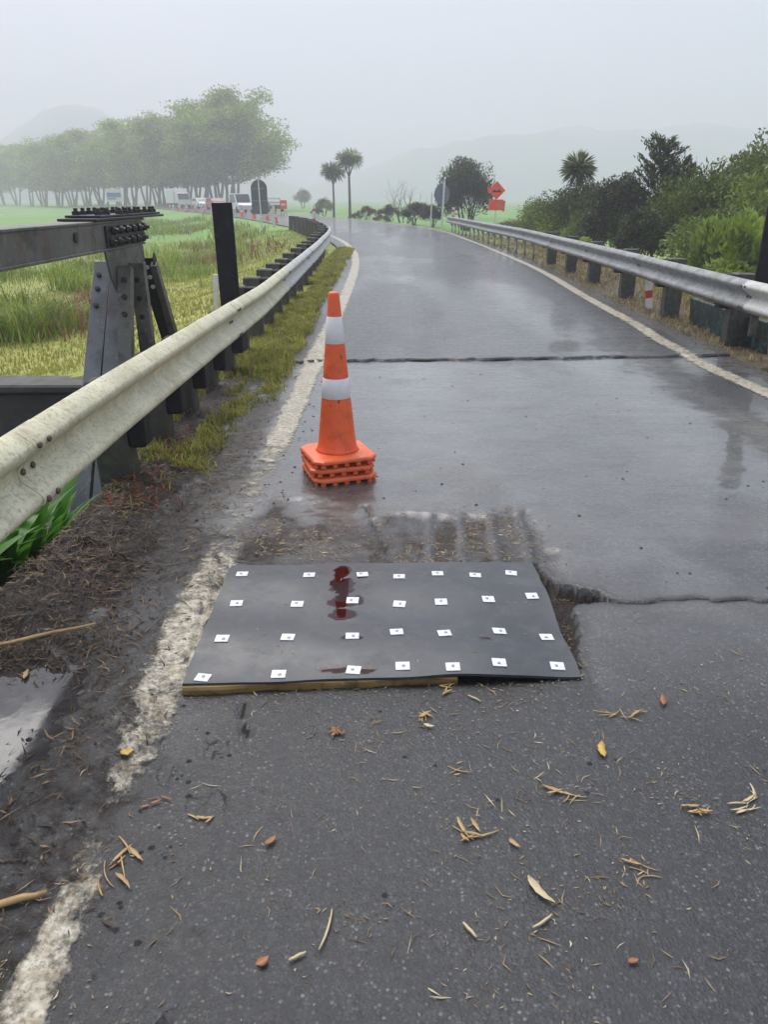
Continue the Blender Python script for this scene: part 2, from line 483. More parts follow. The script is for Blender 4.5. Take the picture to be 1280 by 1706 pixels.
def road_fields(x, y):
    """height and masks of the road surface"""
    n1 = fbm(x * .6, y * .45, 1); n2 = fbm(x * 5, y * 5, 2); n3 = fbm(x * 22, y * 22, 3, 3)
    near = 1 - sstep(6, 12, y)
    h = (n1 - .5) * .03 * (0.4 + near * .2) + (n2 - .5) * .004 * near + (n3 - .5) * .0016 * near
    deck = 1 - sstep(7.5, 7.8, y - 0.06 * x)                          # the bridge slab
    # gutter mud along the left edge of the deck
    g = sstep(-0.96, -1.26, x + (n2 - .5) * .30)
    mound = sstep(-1.00, -1.36, x + (n2 - .5) * .22) * sstep(1.9, 2.7, y) * (1 - sstep(6.2, 7.2, y))
    h = h + mound * (.055 + .05 * (n3 - .5) + .05 * (n2 - .5)) + g * (n3 - .5) * .022 * near
    mud = np.clip(g * (1.0 - .25 * sstep(4.5, 7, y)), 0, 1) * (1 - sstep(20, 30, y))
    # mud washed over the line
    wash = sstep(.44, .62, fbm(x * 3.1, y * 2.2, 11) + .30 * np.exp(-((x + .95) / .30) ** 2) - .15) * sstep(-.42, -.78, x + (n2 - .5) * .2) * near
    mud = np.maximum(mud, wash * .46)
    # mud bed behind the mat
    sd = poly_sdf(x, y, BED) + (n2 - .5) * .16
    bed = sstep(.06, -.06, sd)
    ribs = np.maximum(0, np.sin((x - .06 * (y - 3)) * 2 * np.pi / .155)) ** 2 * sstep(0.0, .2, x)
    h = h - bed * (.010 + .012 * (1 - ribs) * sstep(.0, .2, x)) + bed * ((n3 - .5) * .009 + (n2 - .5) * .012)
    mud = np.maximum(mud, bed * (.50 + .9 * (n2 - .5)) * (1 - .85 * ribs))
    # around the mat
    ms = poly_sdf(x, y, MAT_POLY)
    rim = sstep(.10, .0, ms + (n2 - .5) * .12)
    mud = np.maximum(mud, rim * .5 * sstep(.1, -.5, x))
    h = np.where(ms < .0, -.012, h)
    # broken out hole and cracks
    hs = poly_sdf(x, y, HOLE) + (n3 - .5) * .035
    hole = sstep(.006, -.008, hs)
    h = h - hole * (.068 + .03 * (n3 - .5))
    mud = np.maximum(mud, hole)
    crk = np.zeros_like(h)
    jy = joint_y(x); dj = np.abs(y - jy)
    wj = .009 + .05 * vnoise(x * 5, x * 0, 21) ** 3
    c = sstep(wj, wj * .3, dj); h = h - c * .03; crk = np.maximum(crk, c)
    h = h + .022 * sstep(0, .02, y - jy) * (1 - sstep(.0, 1.2, y - jy))   # lip of the approach slab
    cy_ = crack_y(x); dc = np.abs(y - cy_)
    c = sstep(.011, .003, dc) * sstep(.9, .95, x); h = h - c * .014; crk = np.maximum(crk, c)
    # crazed seal beside the edge line
    z = sstep(.17, .08, np.abs(x + .53 + (y - 1.4) * .05)) * sstep(2.0, 1.8, y)
    craze = z * sstep(.34, .50, fbm(x * 3, y * 3, 33))
    # slot left of the plank
    sl = seg_dist(x, y, [(-.455, 2.10), (-.44, 1.98), (-.40, 1.87)]) + (n3 - .5) * .02
    c = sstep(.012, .003, sl); h = h - c * .015; crk = np.maximum(crk, c * .8)
    for pts in ([(-.10, 3.78), (-.03, 3.45), (.03, 3.10)], [(-.67, 2.95), (-.72, 2.75), (-.69, 2.55), (-.68, 2.3)]):
        sl = seg_dist(x, y, pts) + (n3 - .5) * .03
        c = sstep(.016, .005, sl); h = h - c * .015; crk = np.maximum(crk, c * .55)
    # smooth wet film over the slab between the mat and the joint, and streaks beyond
    film = sstep(2.7, 3.7, y + .55 * (x > .7) * 1.0 + (n1 - .5) * 1.2 + .35 * x) * deck
    film = film * (1 - .35 * sstep(.52, .7, fbm(x * 1.5, y * 1.1, 41)))
    film = np.maximum(film, (1 - deck) * (.26 + .34 * sstep(.36, .62, fbm(x * .9, y * .28, 43))))
    film = np.maximum(film, .32 * sstep(.50, .62, n2) * sstep(-.35, -.7, x) * near * sstep(1.6, 2.2, y))
    cw = sstep(1.0, .55, np.hypot((x + .24) / .34, (y - 3.85) / .40) + (n2 - .5) * .7)
    film = np.maximum(film, cw * .95); mud = mud * (1 - .85 * cw)
    pd = poly_sdf(x, y, PUD) + (n2 - .5) * .10
    near_p = sstep(.34, .20, pd)
    h = h * (1 - near_p) + near_p * (np.clip(pd, -.2, .22) * .11 + (n3 - .5) * .020 + (n2 - .5) * .010)
    # low damp drain corner on the right
    dr = np.exp(-(((x - 3.0) / .5) ** 2 + ((y - 6.6) / .45) ** 2))
    film = film * (1 - .6 * dr)
    mud = np.maximum(mud, .35 * dr)
    mud = np.maximum(mud, sstep(3.25, 3.55, x + (n2 - .5) * .3) * .8 * (1 - sstep(14, 20, y)))
    trk = np.exp(-((x - .35 - .25 * (n1 - .5)) / .30) ** 2) + np.exp(-((x - 2.15 - .25 * (n1 - .5)) / .32) ** 2)
    film = film * (.72 + .40 * trk * (.6 + .8 * n2))
    film = film * (1 - np.clip(crk + hole, 0, 1)) * (1 - .8 * bed * (1 - cw)) * (1 - .8 * sstep(.07, .0, hs)) * (1 - .6 * sstep(.05, .01, dc) * sstep(.85, .95, x))
    return h, np.clip(mud, 0, 1), np.clip(film, 0, 1), np.clip(crk, 0, 1), np.clip(craze, 0, 1)

def road_h(x, y):
    x = np.atleast_1d(np.asarray(x, float)); y = np.atleast_1d(np.asarray(y, float))
    return road_fields(x, y)[0]

# ------------------------------------------------------------------ terrain
def path_x(y):
    """the lateral position of the road's middle at a given world y"""
    m = (LS + RS) / 2
    return np.interp(y, m[:, 1], m[:, 0])
def ground_h(x, y):
    x = np.asarray(x, float); y = np.asarray(y, float)
    lx = np.interp(y, LY, LS[:, 0]); rx = np.interp(y, RY, RS[:, 0])
    dl = np.where(x < (lx + rx) / 2, lx - x, x - rx)                  # distance outside the road
    n = fbm(x * .12, y * .12, 61) - .5; n2 = fbm(x * .9, y * .9, 62) - .5
    d = np.maximum(dl, 0)
    z = -.03 - .62 * sstep(.7, 4.5, d) + n * .5 * sstep(3, 14, d) + n2 * .10 * sstep(.8, 2, d)
    z = np.where(dl < 0, -.09, z)
    bank = -1.75 + 1.0 * sstep(-3.5, -9, x) * 0 + .35 * (fbm(x * .8, y * .8, 63) - .5)
    inside = (y < 7.52)
    z = np.where(inside, bank + .9 * sstep(2.0, -3.0, y), z)
    return z

def axis(*segs):
    out = []
    for a, b, n in segs: out += list(np.linspace(a, b, n, endpoint=False))
    out.append(segs[-1][1])
    return np.array(out)
gx = axis((-640, -200, 16), (-200, -60, 20), (-60, -16, 30), (-16, 16, 110), (16, 60, 30), (60, 200, 14), (200, 640, 12))
gy = axis((-40, 0, 12), (0, 7.50, 26), (7.50, 7.56, 2), (7.56, 20, 50), (20, 60, 60), (60, 240, 70), (240, 840, 24))
GX, GY = np.meshgrid(gx, gy)
GZ = ground_h(GX, GY)
def grid_faces(ny, nx):
    i = np.arange(ny - 1)[:, None] * nx + np.arange(nx - 1)[None, :]
    return np.stack([i, i + 1, i + nx + 1, i + nx], -1).reshape(-1, 4)
t = NT('pasture')
nz = t.noise(0.05, 5, .6); nf = t.noise(3.0, 6, .7)
c_far = t.ramp(t.noise(0.16, 6, .7, stretch=(1, .35, 1)), [(.32, (.055, .18, .005)), (.5, (.10, .26, .012)), (.68, (.19, .30, .03))])
c_rough = t.ramp(nf, [(.3, (.16, .20, .02)), (.55, (.33, .34, .06)), (.75, (.46, .39, .13))])
sx = t.n('ShaderNodeSeparateXYZ'); t.l(t.co(), sx.inputs[0])
nearf = t.ramp(t.math('ADD', t.math('MULTIPLY', sx.outputs[1], 1 / 80), t.math('MULTIPLY', nz, .25)), [(.34, 0.0), (.72, 1.0)])
col = t.mix(nearf, c_rough, c_far)
rv = t.ramp(t.math('ADD', t.math('MULTIPLY', sx.outputs[0], .2), t.math('MULTIPLY', nf, .25)), [(.72, 0.0), (.80, 1.0)])
rv = t.math('MULTIPLY', rv, t.ramp(t.math('MULTIPLY', sx.outputs[0], .1), [(.5, 1.0), (.75, 0.0)]))
col = t.mix(t.math('MULTIPLY', rv, t.ramp(t.math('MULTIPLY', sx.outputs[1], .02), [(.3, 1.0), (.8, 0.0)])), col, t.ramp(t.noise(11, 6, .7), [(.3, (.045, .035, .02)), (.7, (.17, .13, .06))]))
mudc = t.ramp(t.noise(9, 6, .7), [(.3, (.018, .015, .010)), (.7, (.06, .045, .028))])
low = t.ramp(t.math('MULTIPLY_ADD', sx.outputs[2], 1.0, 1.6), [(.3, 1.0), (.75, 0.0)])
col = t.mix(low, col, mudc)
M['pasture'] = t.done(t.bsdf(col, .6, normal=t.bump(t.noise(14, 6, .7), .6, .05), spec=.3))
g = link('ground', np_mesh('ground', np.stack([GX, GY, GZ], -1).reshape(-1, 3), grid_faces(len(gy), len(gx)), M['pasture'], True))
tag(g, kind='structure')

# ------------------------------------------------------------------ road sheet
vx = axis((0, .50, 165), (.50, .75, 55), (.75, 1.0, 34))       # fraction from the left to the right edge
ry = axis((-2, .9, 16), (.9, 3.4, 205), (3.4, 4.4, 58), (4.4, 7.4, 96), (7.4, 8.0, 40), (8.0, 12, 40), (12, 30, 60), (30, 60, 36), (60, 224, 60))
lx, ly, rx_, ry_ = edge_at(ry)
PX = lx[:, None] * (1 - vx) + rx_[:, None] * vx
PY = ly[:, None] * (1 - vx) + ry_[:, None] * vx
hh, mud, film, crk, craze = road_fields(PX, PY)
far_fade = 1 - sstep(40, 70, PY)
hh = hh * far_fade
t = NT('wet_chip_seal')
a_mud = t.attr('mud'); a_film = t.attr('film'); a_crk = t.attr('crack')
n_l = t.noise(1.1, 4, .6); n_m = t.noise(9, 5, .65); n_f = t.noise(70, 4, .7)
chipn = t.n('ShaderNodeTexVoronoi'); chipn.inputs['Scale'].default_value = 115
t.l(t.co(), chipn.inputs['Vector'])
chip_d = chipn.outputs['Distance']
sepc = t.n('ShaderNodeSeparateColor'); t.l(chipn.outputs['Color'], sepc.inputs[0])
chip_r = sepc.outputs[0]
stone = t.ramp(chip_r, [(0.0, (.005, .006, .008)), (.45, (.014, .016, .020)), (.78, (.038, .041, .048)), (.93, (.080, .083, .088)), (1.0, (.20, .20, .20))])
binder = t.ramp(n_m, [(.3, (.006, .007, .009)), (.7, (.017, .019, .024))])
seal = t.mix(t.ramp(chip_d, [(.30, 1.0), (.62, 0.0)]), binder, stone)
seal = t.mix(t.ramp(n_l, [(.35, 0.0), (.7, .6)]), seal, t.mix(.4, seal, (.045, .047, .052)))
seal = t.mix(t.ramp(t.noise(34, 5, .75), [(.50, 0.0), (.66, .5)]), seal, (.065, .067, .072))
seal = t.mix(t.ramp(t.noise(52, 4, .7), [(.52, 0.0), (.66, .8)]), seal, (.006, .007, .008))
seal = t.mix(t.ramp(t.noise(2.6, 5, .6), [(.50, 0.0), (.66, .55)]), seal, (.013, .014, .018))
slab = t.ramp(t.noise(2.2, 6, .62), [(.3, (.058, .058, .057)), (.7, (.115, .115, .113))])
slab = t.mix(t.ramp(t.noise(38, 4, .7), [(.50, 0.0), (.68, .7)]), slab, (.04, .04, .042))
slab = t.mix(t.ramp(t.noise(3.4, 7, .72, stretch=(.7, 1.6, 1)), [(.50, 0.0), (.66, .6)]), slab, (.032, .032, .033))
slab = t.mix(t.ramp(chip_r, [(.80, 0.0), (.95, .45)]), slab, (.20, .20, .20))
slab = t.mix(t.ramp(t.noise(1.3, 3, .5, stretch=(1, 2.5, 1)), [(.45, 0.0), (.62, .22)]), slab, (.16, .145, .11))
col = t.mix(t.ramp(a_film, [(.15, 0.0), (.75, 1.0)]), seal, slab)
mudcol = t.ramp(t.noise(70, 8, .80, dist=.6), [(.2, (.005, .004, .003)), (.45, (.018, .012, .008)), (.60, (.055, .036, .021)), (.74, (.14, .10, .058)), (.9, (.30, .23, .15))]) if True else t.ramp(n_f, [(.25, (.012, .009, .007)), (.5, (.050, .034, .021)), (.72, (.125, .082, .045)), (.85, (.25, .18, .105))])
mudk = t.ramp(t.math('ADD', a_mud, t.math('MULTIPLY_ADD', t.noise(17, 6, .7), .9, -.45)), [(.32, 0.0), (.62, 1.0)])
col = t.mix(mudk, col, mudcol)
crackk = t.ramp(t.math('ADD', a_crk, t.math('MULTIPLY_ADD', n_f, .5, -.25)), [(.35, 0.0), (.6, 1.0)])
wv = t.n('ShaderNodeTexNoise'); wv.inputs['Scale'].default_value = 14; wv.inputs['Detail'].default_value = 4
t.l(t.co(), wv.inputs['Vector'])
vm = t.n('ShaderNodeVectorMath', operation='MULTIPLY_ADD'); vm.inputs[1].default_value = (.16, .16, 0)
t.l(wv.outputs['Color'], vm.inputs[0]); t.l(t.co(), vm.inputs[2])
mp = t.n('ShaderNodeMapping'); mp.inputs['Rotation'].default_value = (0, 0, R(-24)); mp.inputs['Scale'].default_value = (1.0, .26, 1)
t.l(vm.outputs[0], mp.inputs['Vector'])
edge = t.voro(17, 'DISTANCE_TO_EDGE', 'Distance', 1.0, mp.outputs[0])
fine_crack = t.math('MULTIPLY', t.ramp(edge, [(.012, 1.0), (.045, 0.0)]), t.ramp(t.attr('craze'), [(.35, 0.0), (.7, 1.0)]))
fine_crack = t.math('MULTIPLY', fine_crack, t.ramp(t.noise(7, 3), [(.50, 0.0), (.62, .9)]))
crackk = t.math('MAXIMUM', crackk, fine_crack)
col = t.mix(crackk, col, (.006, .006, .006))
r_seal = t.ramp(n_m, [(.3, .22), (.7, .46)])
r_film = t.ramp(t.noise(2.6, 7, .70, stretch=(.6, 2.2, 1)), [(.35, .10), (.66, .46)])
rough = t.mix(t.ramp(a_film, [(.1, 0.0), (.7, 1.0)]), r_seal, r_film)
rough = t.mix(mudk, rough, t.ramp(t.noise(12, 5, .65), [(.35, .14), (.62, .50)]))
rough = t.mix(crackk, rough, (.9, .9, .9))
wetcoat = t.math('MULTIPLY', t.math('SUBTRACT', a_film, t.math('ADD', a_crk, mudk), clamp=True), .7)
bs = t.math('SUBTRACT', 1.0, t.math('MULTIPLY', a_film, .80))
hgt = t.math('ADD', t.math('MULTIPLY', t.ramp(chip_d, [(.0, 1.0), (.7, 0.0)]), .35), t.math('MULTIPLY', t.noise(240, 3, .7), .9))
b1 = t.bump(hgt, t.math('MULTIPLY', bs, .85), .0032)
b2 = t.bump(t.noise(75, 8, .8, dist=.6), t.math('MULTIPLY', mudk, 1.0), .014, b1)
b3 = t.bump(t.noise(4, 3), .12, .01, b2)
M['road'] = t.done(t.bsdf(col, rough, normal=b3, spec=.62, coat=wetcoat))
road = link('road', np_mesh('road', np.stack([PX, PY, hh], -1).reshape(-1, 3), grid_faces(len(ry), len(vx)), M['road'], True,
    attrs={'mud': mud, 'film': film, 'crack': crk, 'craze': craze}))
tag(road, kind='structure')

# deck slab edge under the road sheet on the bridge, and the abutment wall it lands on
t = MB()
t.box((1.05, 2.80, -.40), (4.96, 9.3, .56), ch=.02)
tag(t.build('bridge_deck', M['concrete']), kind='structure')
w = empty('abutment_wall', (-2.7, 7.45, -1.88), 0, 'dark concrete abutment wall standing left of the bridge, behind the steel truss', 'wall')
t = MB(); t.box((-1.45, 0, .80), (5.35, .34, 1.72), ch=.03)
t.build('wall', M['concrete'], w)
t = MB(); t.box((-1.45, -.02, 1.70), (5.5, .46, .085), ch=.02)
t.build('coping', M['concrete'], w)

# ------------------------------------------------------------------ painted edge lines
def line_mat(name, c1, c2):
    t = NT(name)
    cov = t.attr('cover')
    wear = t.math('ADD', t.noise(16, 6, .72, stretch=(1.0, .75, 1)), t.math('MULTIPLY', t.noise(85, 3, .6), .22))
    al = t.math('SUBTRACT', t.math('ADD', cov, .60), wear)
    al = t.ramp(al, [(.37, 0.0), (.60, 1.0)])
    col = t.ramp(t.noise(6, 5, .65), [(.3, c1), (.7, c2)])
    st = t.ramp(t.noise(28, 5, .7), [(.38, 0.0), (.62, .95)])
    col = t.mix(t.math('MULTIPLY', st, t.math('SUBTRACT', 1.45, cov), clamp=True), col, (.20, .155, .085))
    col = t.mix(t.ramp(t.noise(55, 5, .75), [(.50, 0.0), (.62, .7)]), col, (.06, .048, .034))
    b = t.bsdf(col, t.ramp(t.noise(9, 3), [(.3, .25), (.7, .5)]), normal=t.bump(t.noise(60, 5, .7), .5, .004), spec=.5)
    tr = t.n('ShaderNodeBsdfTransparent')
    ms = t.n('ShaderNodeMixShader'); t.l(al, ms.inputs[0]); t.l(tr.outputs[0], ms.inputs[1]); t.l(b, ms.inputs[2])
    return t.done(ms.outputs[0])
M['line'] = line_mat('worn_line_paint', (.66, .63, .53), (.48, .44, .34))

def edge_line(name, pts, width_f, cover_f, ys, nw=16):
    P = spline(np.array(pts, float))
    y = np.array(ys)
    x = np.interp(y, P[:, 1], P[:, 0])
    dx = np.gradient(x, y); ln = np.hypot(dx, 1)
    nxv = 1 / ln; nyv = -dx / ln
    u = np.linspace(-.5, .5, nw)
    w = width_f(y)
    X = x[:, None] + nxv[:, None] * u * w[:, None]
    Y = y[:, None] + nyv[:, None] * u * w[:, None]
    X = X + (fbm(Y * 9, X * 0 + u * 3, 71) - .5) * .02
    Z = road_h(X, Y).reshape(X.shape) * (1 - sstep(40, 70, Y)) + .004
    cov = cover_f(X, Y) - .20 * sstep(.28, .5, np.abs(u))
    o = link(name, np_mesh(name, np.stack([X, Y, Z], -1).reshape(-1, 3), grid_faces(len(y), nw), M['line'], True, attrs={'cover': cov}))
    return tag(o, kind='structure')
yl = axis((-1, .9, 8), (.9, 4.5, 240), (4.5, 8, 110), (8, 20, 60), (20, 48, 40))
def cov_left(X, Y):
    c = np.full(X.shape, .46)
    c = c - .17 * np.exp(-((Y - 1.55) / .15) ** 2)
    c = c - .08 * np.exp(-((Y - 3.55) / .30) ** 2)
    c = c + .16 * np.exp(-((Y - 2.5) / .5) ** 2) + .10 * sstep(1.45, 1.2, Y)
    c = c + .25 * sstep(4.2, 5.2, Y)
    c = c - .15 * (fbm(X * 8, Y * 3, 75) - .4)
    return np.clip(c, 0, 1)
edge_line('edge_line', [(-.72, -2), (-.715, 1.5), (-.74, 3), (-.70, 5), (-.69, 8), (-.64, 14), (-.70, 20), (-.95, 25), (-1.62, 31), (-2.85, 38), (-4.6, 45), (-6, 50)],
    lambda y: np.interp(y, [0, 1.5, 2.2, 3, 5, 7.6, 20, 48], [.115, .115, .20, .22, .18, .20, .22, .2]), cov_left, yl)
edge_line('edge_line', [(3.25, 3), (3.20, 6), (3.10, 7.8), (3.22, 10), (3.30, 13), (3.48, 18), (3.42, 24), (3.25, 31), (2.85, 39.5), (1.5, 47.5), (-1.0, 56)],
    lambda y: np.interp(y, [3, 8, 20, 48], [.20, .19, .17, .17]), lambda X, Y: .66 + .12 * sstep(9, 16, Y) - .3 * (fbm(X * 3, Y * 2, 77) - .4), axis((3.5, 8, 120), (8, 20, 60), (20, 55, 40)), 10)

# ------------------------------------------------------------------ gutter puddle
t = NT('puddle_water')
col = t.ramp(t.noise(24, 5, .65), [(.3, (.032, .030, .034)), (.7, (.060, .055, .055))])
M['water'] = t.done(t.bsdf(col, t.ramp(t.noise(14, 4), [(.4, .04), (.75, .14)]), normal=t.bump(t.noise(30, 2), .05, .002), spec=.7))
ang = np.linspace(0, 2 * np.pi, 120, endpoint=False)
PP = np.array(PUD)
ring = []
for i in range(120):
    f = i / 120 * len(PP); k = int(f); q = f - k
    ring.append(PP[k % len(PP)] * (1 - q) + PP[(k + 1) % len(PP)] * q)
ring = np.array(ring); cen = ring.mean(0)
ring = cen + (ring - cen) * 1.75
ring[:, 0] = np.maximum(ring[:, 0], -1.44)
v = np.concatenate([np.c_[ring, np.full(120, .0012)], [[*cen, .0012]]])
f = np.array([(i, (i + 1) % 120, 120) for i in range(120)])
tag(link('puddle', np_mesh('puddle', v, f, M['water'])), kind='structure')

# ------------------------------------------------------------------ hills in the cloud
M['hill'] = simple('hill_haze_paled', (.22, .27, .19), (.27, .31, .24), .03, .9, .05, 0, .5, .2, 1.0)  # greens paled so the fading into haze is partly in the colour
def hill(name, pts, y0, depth, z0=-1.0):
    px = np.array([p[0] for p in pts], float); pz = np.array([p[1] for p in pts], float)
    xs = np.linspace(px[0], px[-1], 120); ds = np.linspace(-1, 1, 26)
    X, D = np.meshgrid(xs, ds)
    prof = np.interp(X, px, pz)
    Z = prof * (1 - D ** 2) ** .9 * (.85 + .3 * fbm(X * .03, D * 3, 91)) + 2.5 * (fbm(X * .12, D * 9, 92) - .5) * (1 - D ** 2) + z0
    Y = y0 + D * depth
    o = link(name, np_mesh(name, np.stack([X, Y, Z], -1).reshape(-1, 3), grid_faces(26, 120), M['hill'], True))
    return tag(o, kind='structure')
hill('hill', [(-520, 0), (-430, 16), (-350, 36), (-300, 50), (-268, 64), (-245, 70), (-228, 66), (-205, 52), (-170, 40), (-110, 22), (-30, 0)], 690, 60)
hill('hill', [(-120, 0), (-40, 20), (30, 44), (100, 56), (190, 62), (280, 66), (420, 62), (560, 0)], 800, 40)

# ------------------------------------------------------------------ guard rails
WPROF = [(.012, .156), (.028, .152), (.079, .112), (.083, .098), (.080, .082), (.066, .066), (.012, .026), (.006, .0),
         (.012, -.026), (.066, -.066), (.080, -.082), (.083, -.098), (.079, -.112), (.028, -.152), (.012, -.156)]
LOOP = WPROF + [(d - .005, z) for d, z in WPROF[::-1]]
def sweep_rail(name, path, side, mat, parent, wob=0.006, seed=0):
    """W-beam along a path of (x, y, z); side +1: ridges face +x"""
    m = MB(); n = len(LOOP); P = [np.array(p) for p in path]
    for i, p in enumerate(P):
        d = P[min(i + 1, len(P) - 1)] - P[max(i - 1, 0)]
        nx, ny = d[1], -d[0]; l = math.hypot(nx, ny); nx /= l; ny /= l
        if side < 0: nx, ny = -nx, -ny
        for (o, z) in LOOP:
            w = wob * (float(vnoise(p[1] * 2.1 + z * 3, seed * 1.0, 100 + seed)) - .5)
            m.v.append((p[0] + nx * (o + w), p[1] + ny * (o + w), p[2] + z))
    for i in range(len(P) - 1):
        for k in range(n):
            k2 = (k + 1) % n
            m.f.append([i * n + k, i * n + k2, (i + 1) * n + k2, (i + 1) * n + k])
    m.f.append(list(range(n))[::-1]); m.f.append([(len(P) - 1) * n + k for k in range(n)])
    o = m.build(name, mat, parent, smooth=True)
    me = o.data
    try:
        me.set_sharp_from_angle(angle=R(50))
    except Exception:
        pass
    return o
bolt_m = MB().lathe([(.013, 0), (.013, .005), (.009, .009), (.0, .010)], 8).mesh('bolt', simple('rusty_bolt', (.16, .12, .08), (.08, .07, .055), 30, .5, .1, .2))
def path_at(P, y):
    return np.array([np.interp(y, P[:, 1], P[:, 0]), y, np.interp(y, P[:, 1], P[:, 2])])
def rail_normal(P, y, side):
    d = path_at(P, y + .2) - path_at(P, y - .2)
    nx, ny = d[1], -d[0]; l = math.hypot(nx, ny)
    return np.array([nx / l, ny / l]) * side
def spline3(pts, n=10):
    a = np.array(pts, float)
    s = spline(a[:, :2], n)
    par = np.linspace(0, len(a) - 1, len(s))
    return np.c_[s, np.interp(par, np.arange(len(a)), a[:, 2])]

LRAIL = spline3([(-1.29, -1.5, .61), (-1.29, 1.5, .61), (-1.28, 3.5, .60), (-1.27, 5.5, .575), (-1.27, 8, .525), (-1.30, 12, .53), (-1.37, 17.5, .55), (-1.62, 24, .55), (-2.35, 30, .54), (-3.35, 36, .53), (-4.75, 42.5, .51)])
RRAIL = spline3([(3.66, 3.2, .60), (3.64, 6, .60), (3.64, 8, .59), (3.72, 12, .59), (3.86, 18, .56), (3.84, 23, .56), (3.62, 29, .54), (3.42, 36, .52), (3.20, 41.5, .50)])

def guard_rail(label, P, side, breaks, near_mat_until, posts, post_size, block, far_mat):
    root = empty('guard_rail', (P[0][0], P[0][1], 0), 0, label, 'guard rail', 'guard rails along the road')
    off = Vector(root.location)
    inv = Matrix.Translation(-off)
    for i, (a, b) in enumerate(zip(breaks[:-1], breaks[1:])):
        n = max(6, int((b - a + .2) / .25))
        ys = np.linspace(a, b + .16, n)
        pts = []
        for y in ys:
            q = path_at(P, y); nn = rail_normal(P, y, side)
            lap = (.004 if y > b - .05 else 0.0)          # the overlapping end sits behind the next panel
            q[:2] = q[:2] - nn * lap
            pts.append(tuple(q - np.array(off)))
        pan = sweep_rail('rail_panel', pts, side, (M['cream_rail'] if side > 0 else M['galv_pale']) if b <= near_mat_until else M[far_mat], root, seed=i)
        for yy in (b + .03, b + .11):
            if i == len(breaks) - 2 or yy > 24: break
            for zz, oo in ((.10, .083), (-.10, .083), (.0, .008)):
                q = path_at(P, yy); nn = rail_normal(P, yy, side)
                bo = link('bolt', bolt_m, pan, (q[0] + nn[0] * (oo + .002) - off[0], q[1] + nn[1] * (oo + .002) - off[1], q[2] + zz))
                bo.rotation_euler = (0, R(90) * side, 0)
    pm = {}
    for (y, kind) in posts:
        q = path_at(P, y); nn = rail_normal(P, y, side)
        a = math.atan2(nn[1], nn[0])
        tilt = random.uniform(-.03, .03)
        if kind == 'timber':
            key = ('t', random.randint(0, 2))
            if key not in pm:
                m = MB(); m.box((-post_size[0] / 2, 0, 0), (post_size[0], post_size[1], 1.5), ch=.012)
                m2 = MB(); m2.box((block / 2, 0, 0), (block, post_size[1] * .92, .36), ch=.012)
                pm[key] = (m.mesh('post', M['post']), m2.mesh('blockout', M['black']))
            pz = q[2] + (.165 if (y > 7.5 or side < 0) else .02) + random.uniform(-.015, .012) - .75
            c = np.array(q) - np.array([nn[0], nn[1], 0]) * (block + .012)
            po = link('post', pm[key][0], root, (c[0] - off[0], c[1] - off[1], pz), (0, tilt, a))
            bl = link('blockout', pm[key][1], po, (0, 0, .75 - .19))
        else:
            key = ('p', 0)
            if key not in pm:
                m = MB(); m.box((-.03, 0, 0), (.05, .06, 1.1), ch=.006); m.box((.02, 0, .30), (.05, .05, .22), ch=.005)
                pm[key] = m.mesh('post', M['straw_pale'] if False else M['galv'])
            c = np.array(q) - np.array([nn[0], nn[1], 0]) * .055
            link('post', pm[key], root, (c[0] - off[0], c[1] - off[1], q[2] + .12 - .55), (0, tilt, a))
    return root
left_posts = [(2.0, 'timber'), (4.12, 'timber'), (4.86, 'timber'), (5.62, 'timber'), (6.35, 'timber'), (7.1, 'timber'), (7.95, 'timber'), (9.05, 'timber'), (9.95, 'timber'), (10.9, 'timber'), (11.8, 'timber'), (12.9, 'timber'), (14.1, 'timber'), (15.2, 'timber'), (16.3, 'timber'), (17.6, 'timber'), (18.9, 'timber'), (20.4, 'timber'), (22, 'timber'), (24, 'timber')] + [(y, 'timber') for y in np.arange(26, 42.6, 1.9)]
guard_rail('lichen-stained cream guard rail on the left, running past the traffic cones', LRAIL, 1,
    [-1.4, 2.55, 6.4, 10.2, 14.0, 17.8, 21.6, 25.4, 29.2, 33, 37, 42.3], 10.5, left_posts, (.19, .15), .10, 'galv_pale')
right_posts = [(4.4, 'timber'), (6.55, 'timber'), (8.75, 'timber'), (10.95, 'timber'), (13.2, 'timber'), (15.6, 'timber'), (17.8, 'timber'), (20, 'timber')] + [(y, 'steel') for y in np.arange(21.5, 41.4, 1.25)]
guard_rail('grey weathered guard rail along the right side of the road', RRAIL, -1,
    [3.2, 7.85, 11.7, 15.2, 18.8, 22.6, 26.4, 30.2, 34, 37.8, 41.3], 8.0, right_posts, (.22, .18), .13, 'galv')

# flaked boards low behind the right rail
for (y0, l, lab) in ((9.75, 1.25, 'dark plank with flaked teal paint low behind the right guard rail'), (8.45, .5, 'short dark board with teal flakes beside the nearest right rail post')):
    m = MB(); m.box((0, 0, 0), (.05, l, .34), ch=.008)
    tag(m.build('timber_board', M['teal'], None, False, (4.02, y0, .13), (0, R(-6), R(-1))), lab, 'board')

# ------------------------------------------------------------------ black bridge-end markers and edge posts
def marker(loc, h, w, lean, rz, label):
    root = empty('bridge_marker', loc, rz, label, 'marker', 'black bridge end markers')
    m = MB(); m.box((0, 0, h / 2 + .02), (w, .035, h), (0, lean, 0), ch=.004); m.build('board', M['black'], root)
    m = MB(); m.box((-.01, .045, .30), (.07, .05, 1.0), (0, lean, 0), ch=.004); m.build('stake', M['post'], root)
    return root
marker((-1.475, 7.60, .50), .94, .185, R(-1.0), R(2), 'black upright bridge marker board behind the left guard rail')
marker((3.79, 8.0, .38), 1.07, .19, R(.5), R(-2), 'black upright bridge marker board at the right edge, behind the rail')

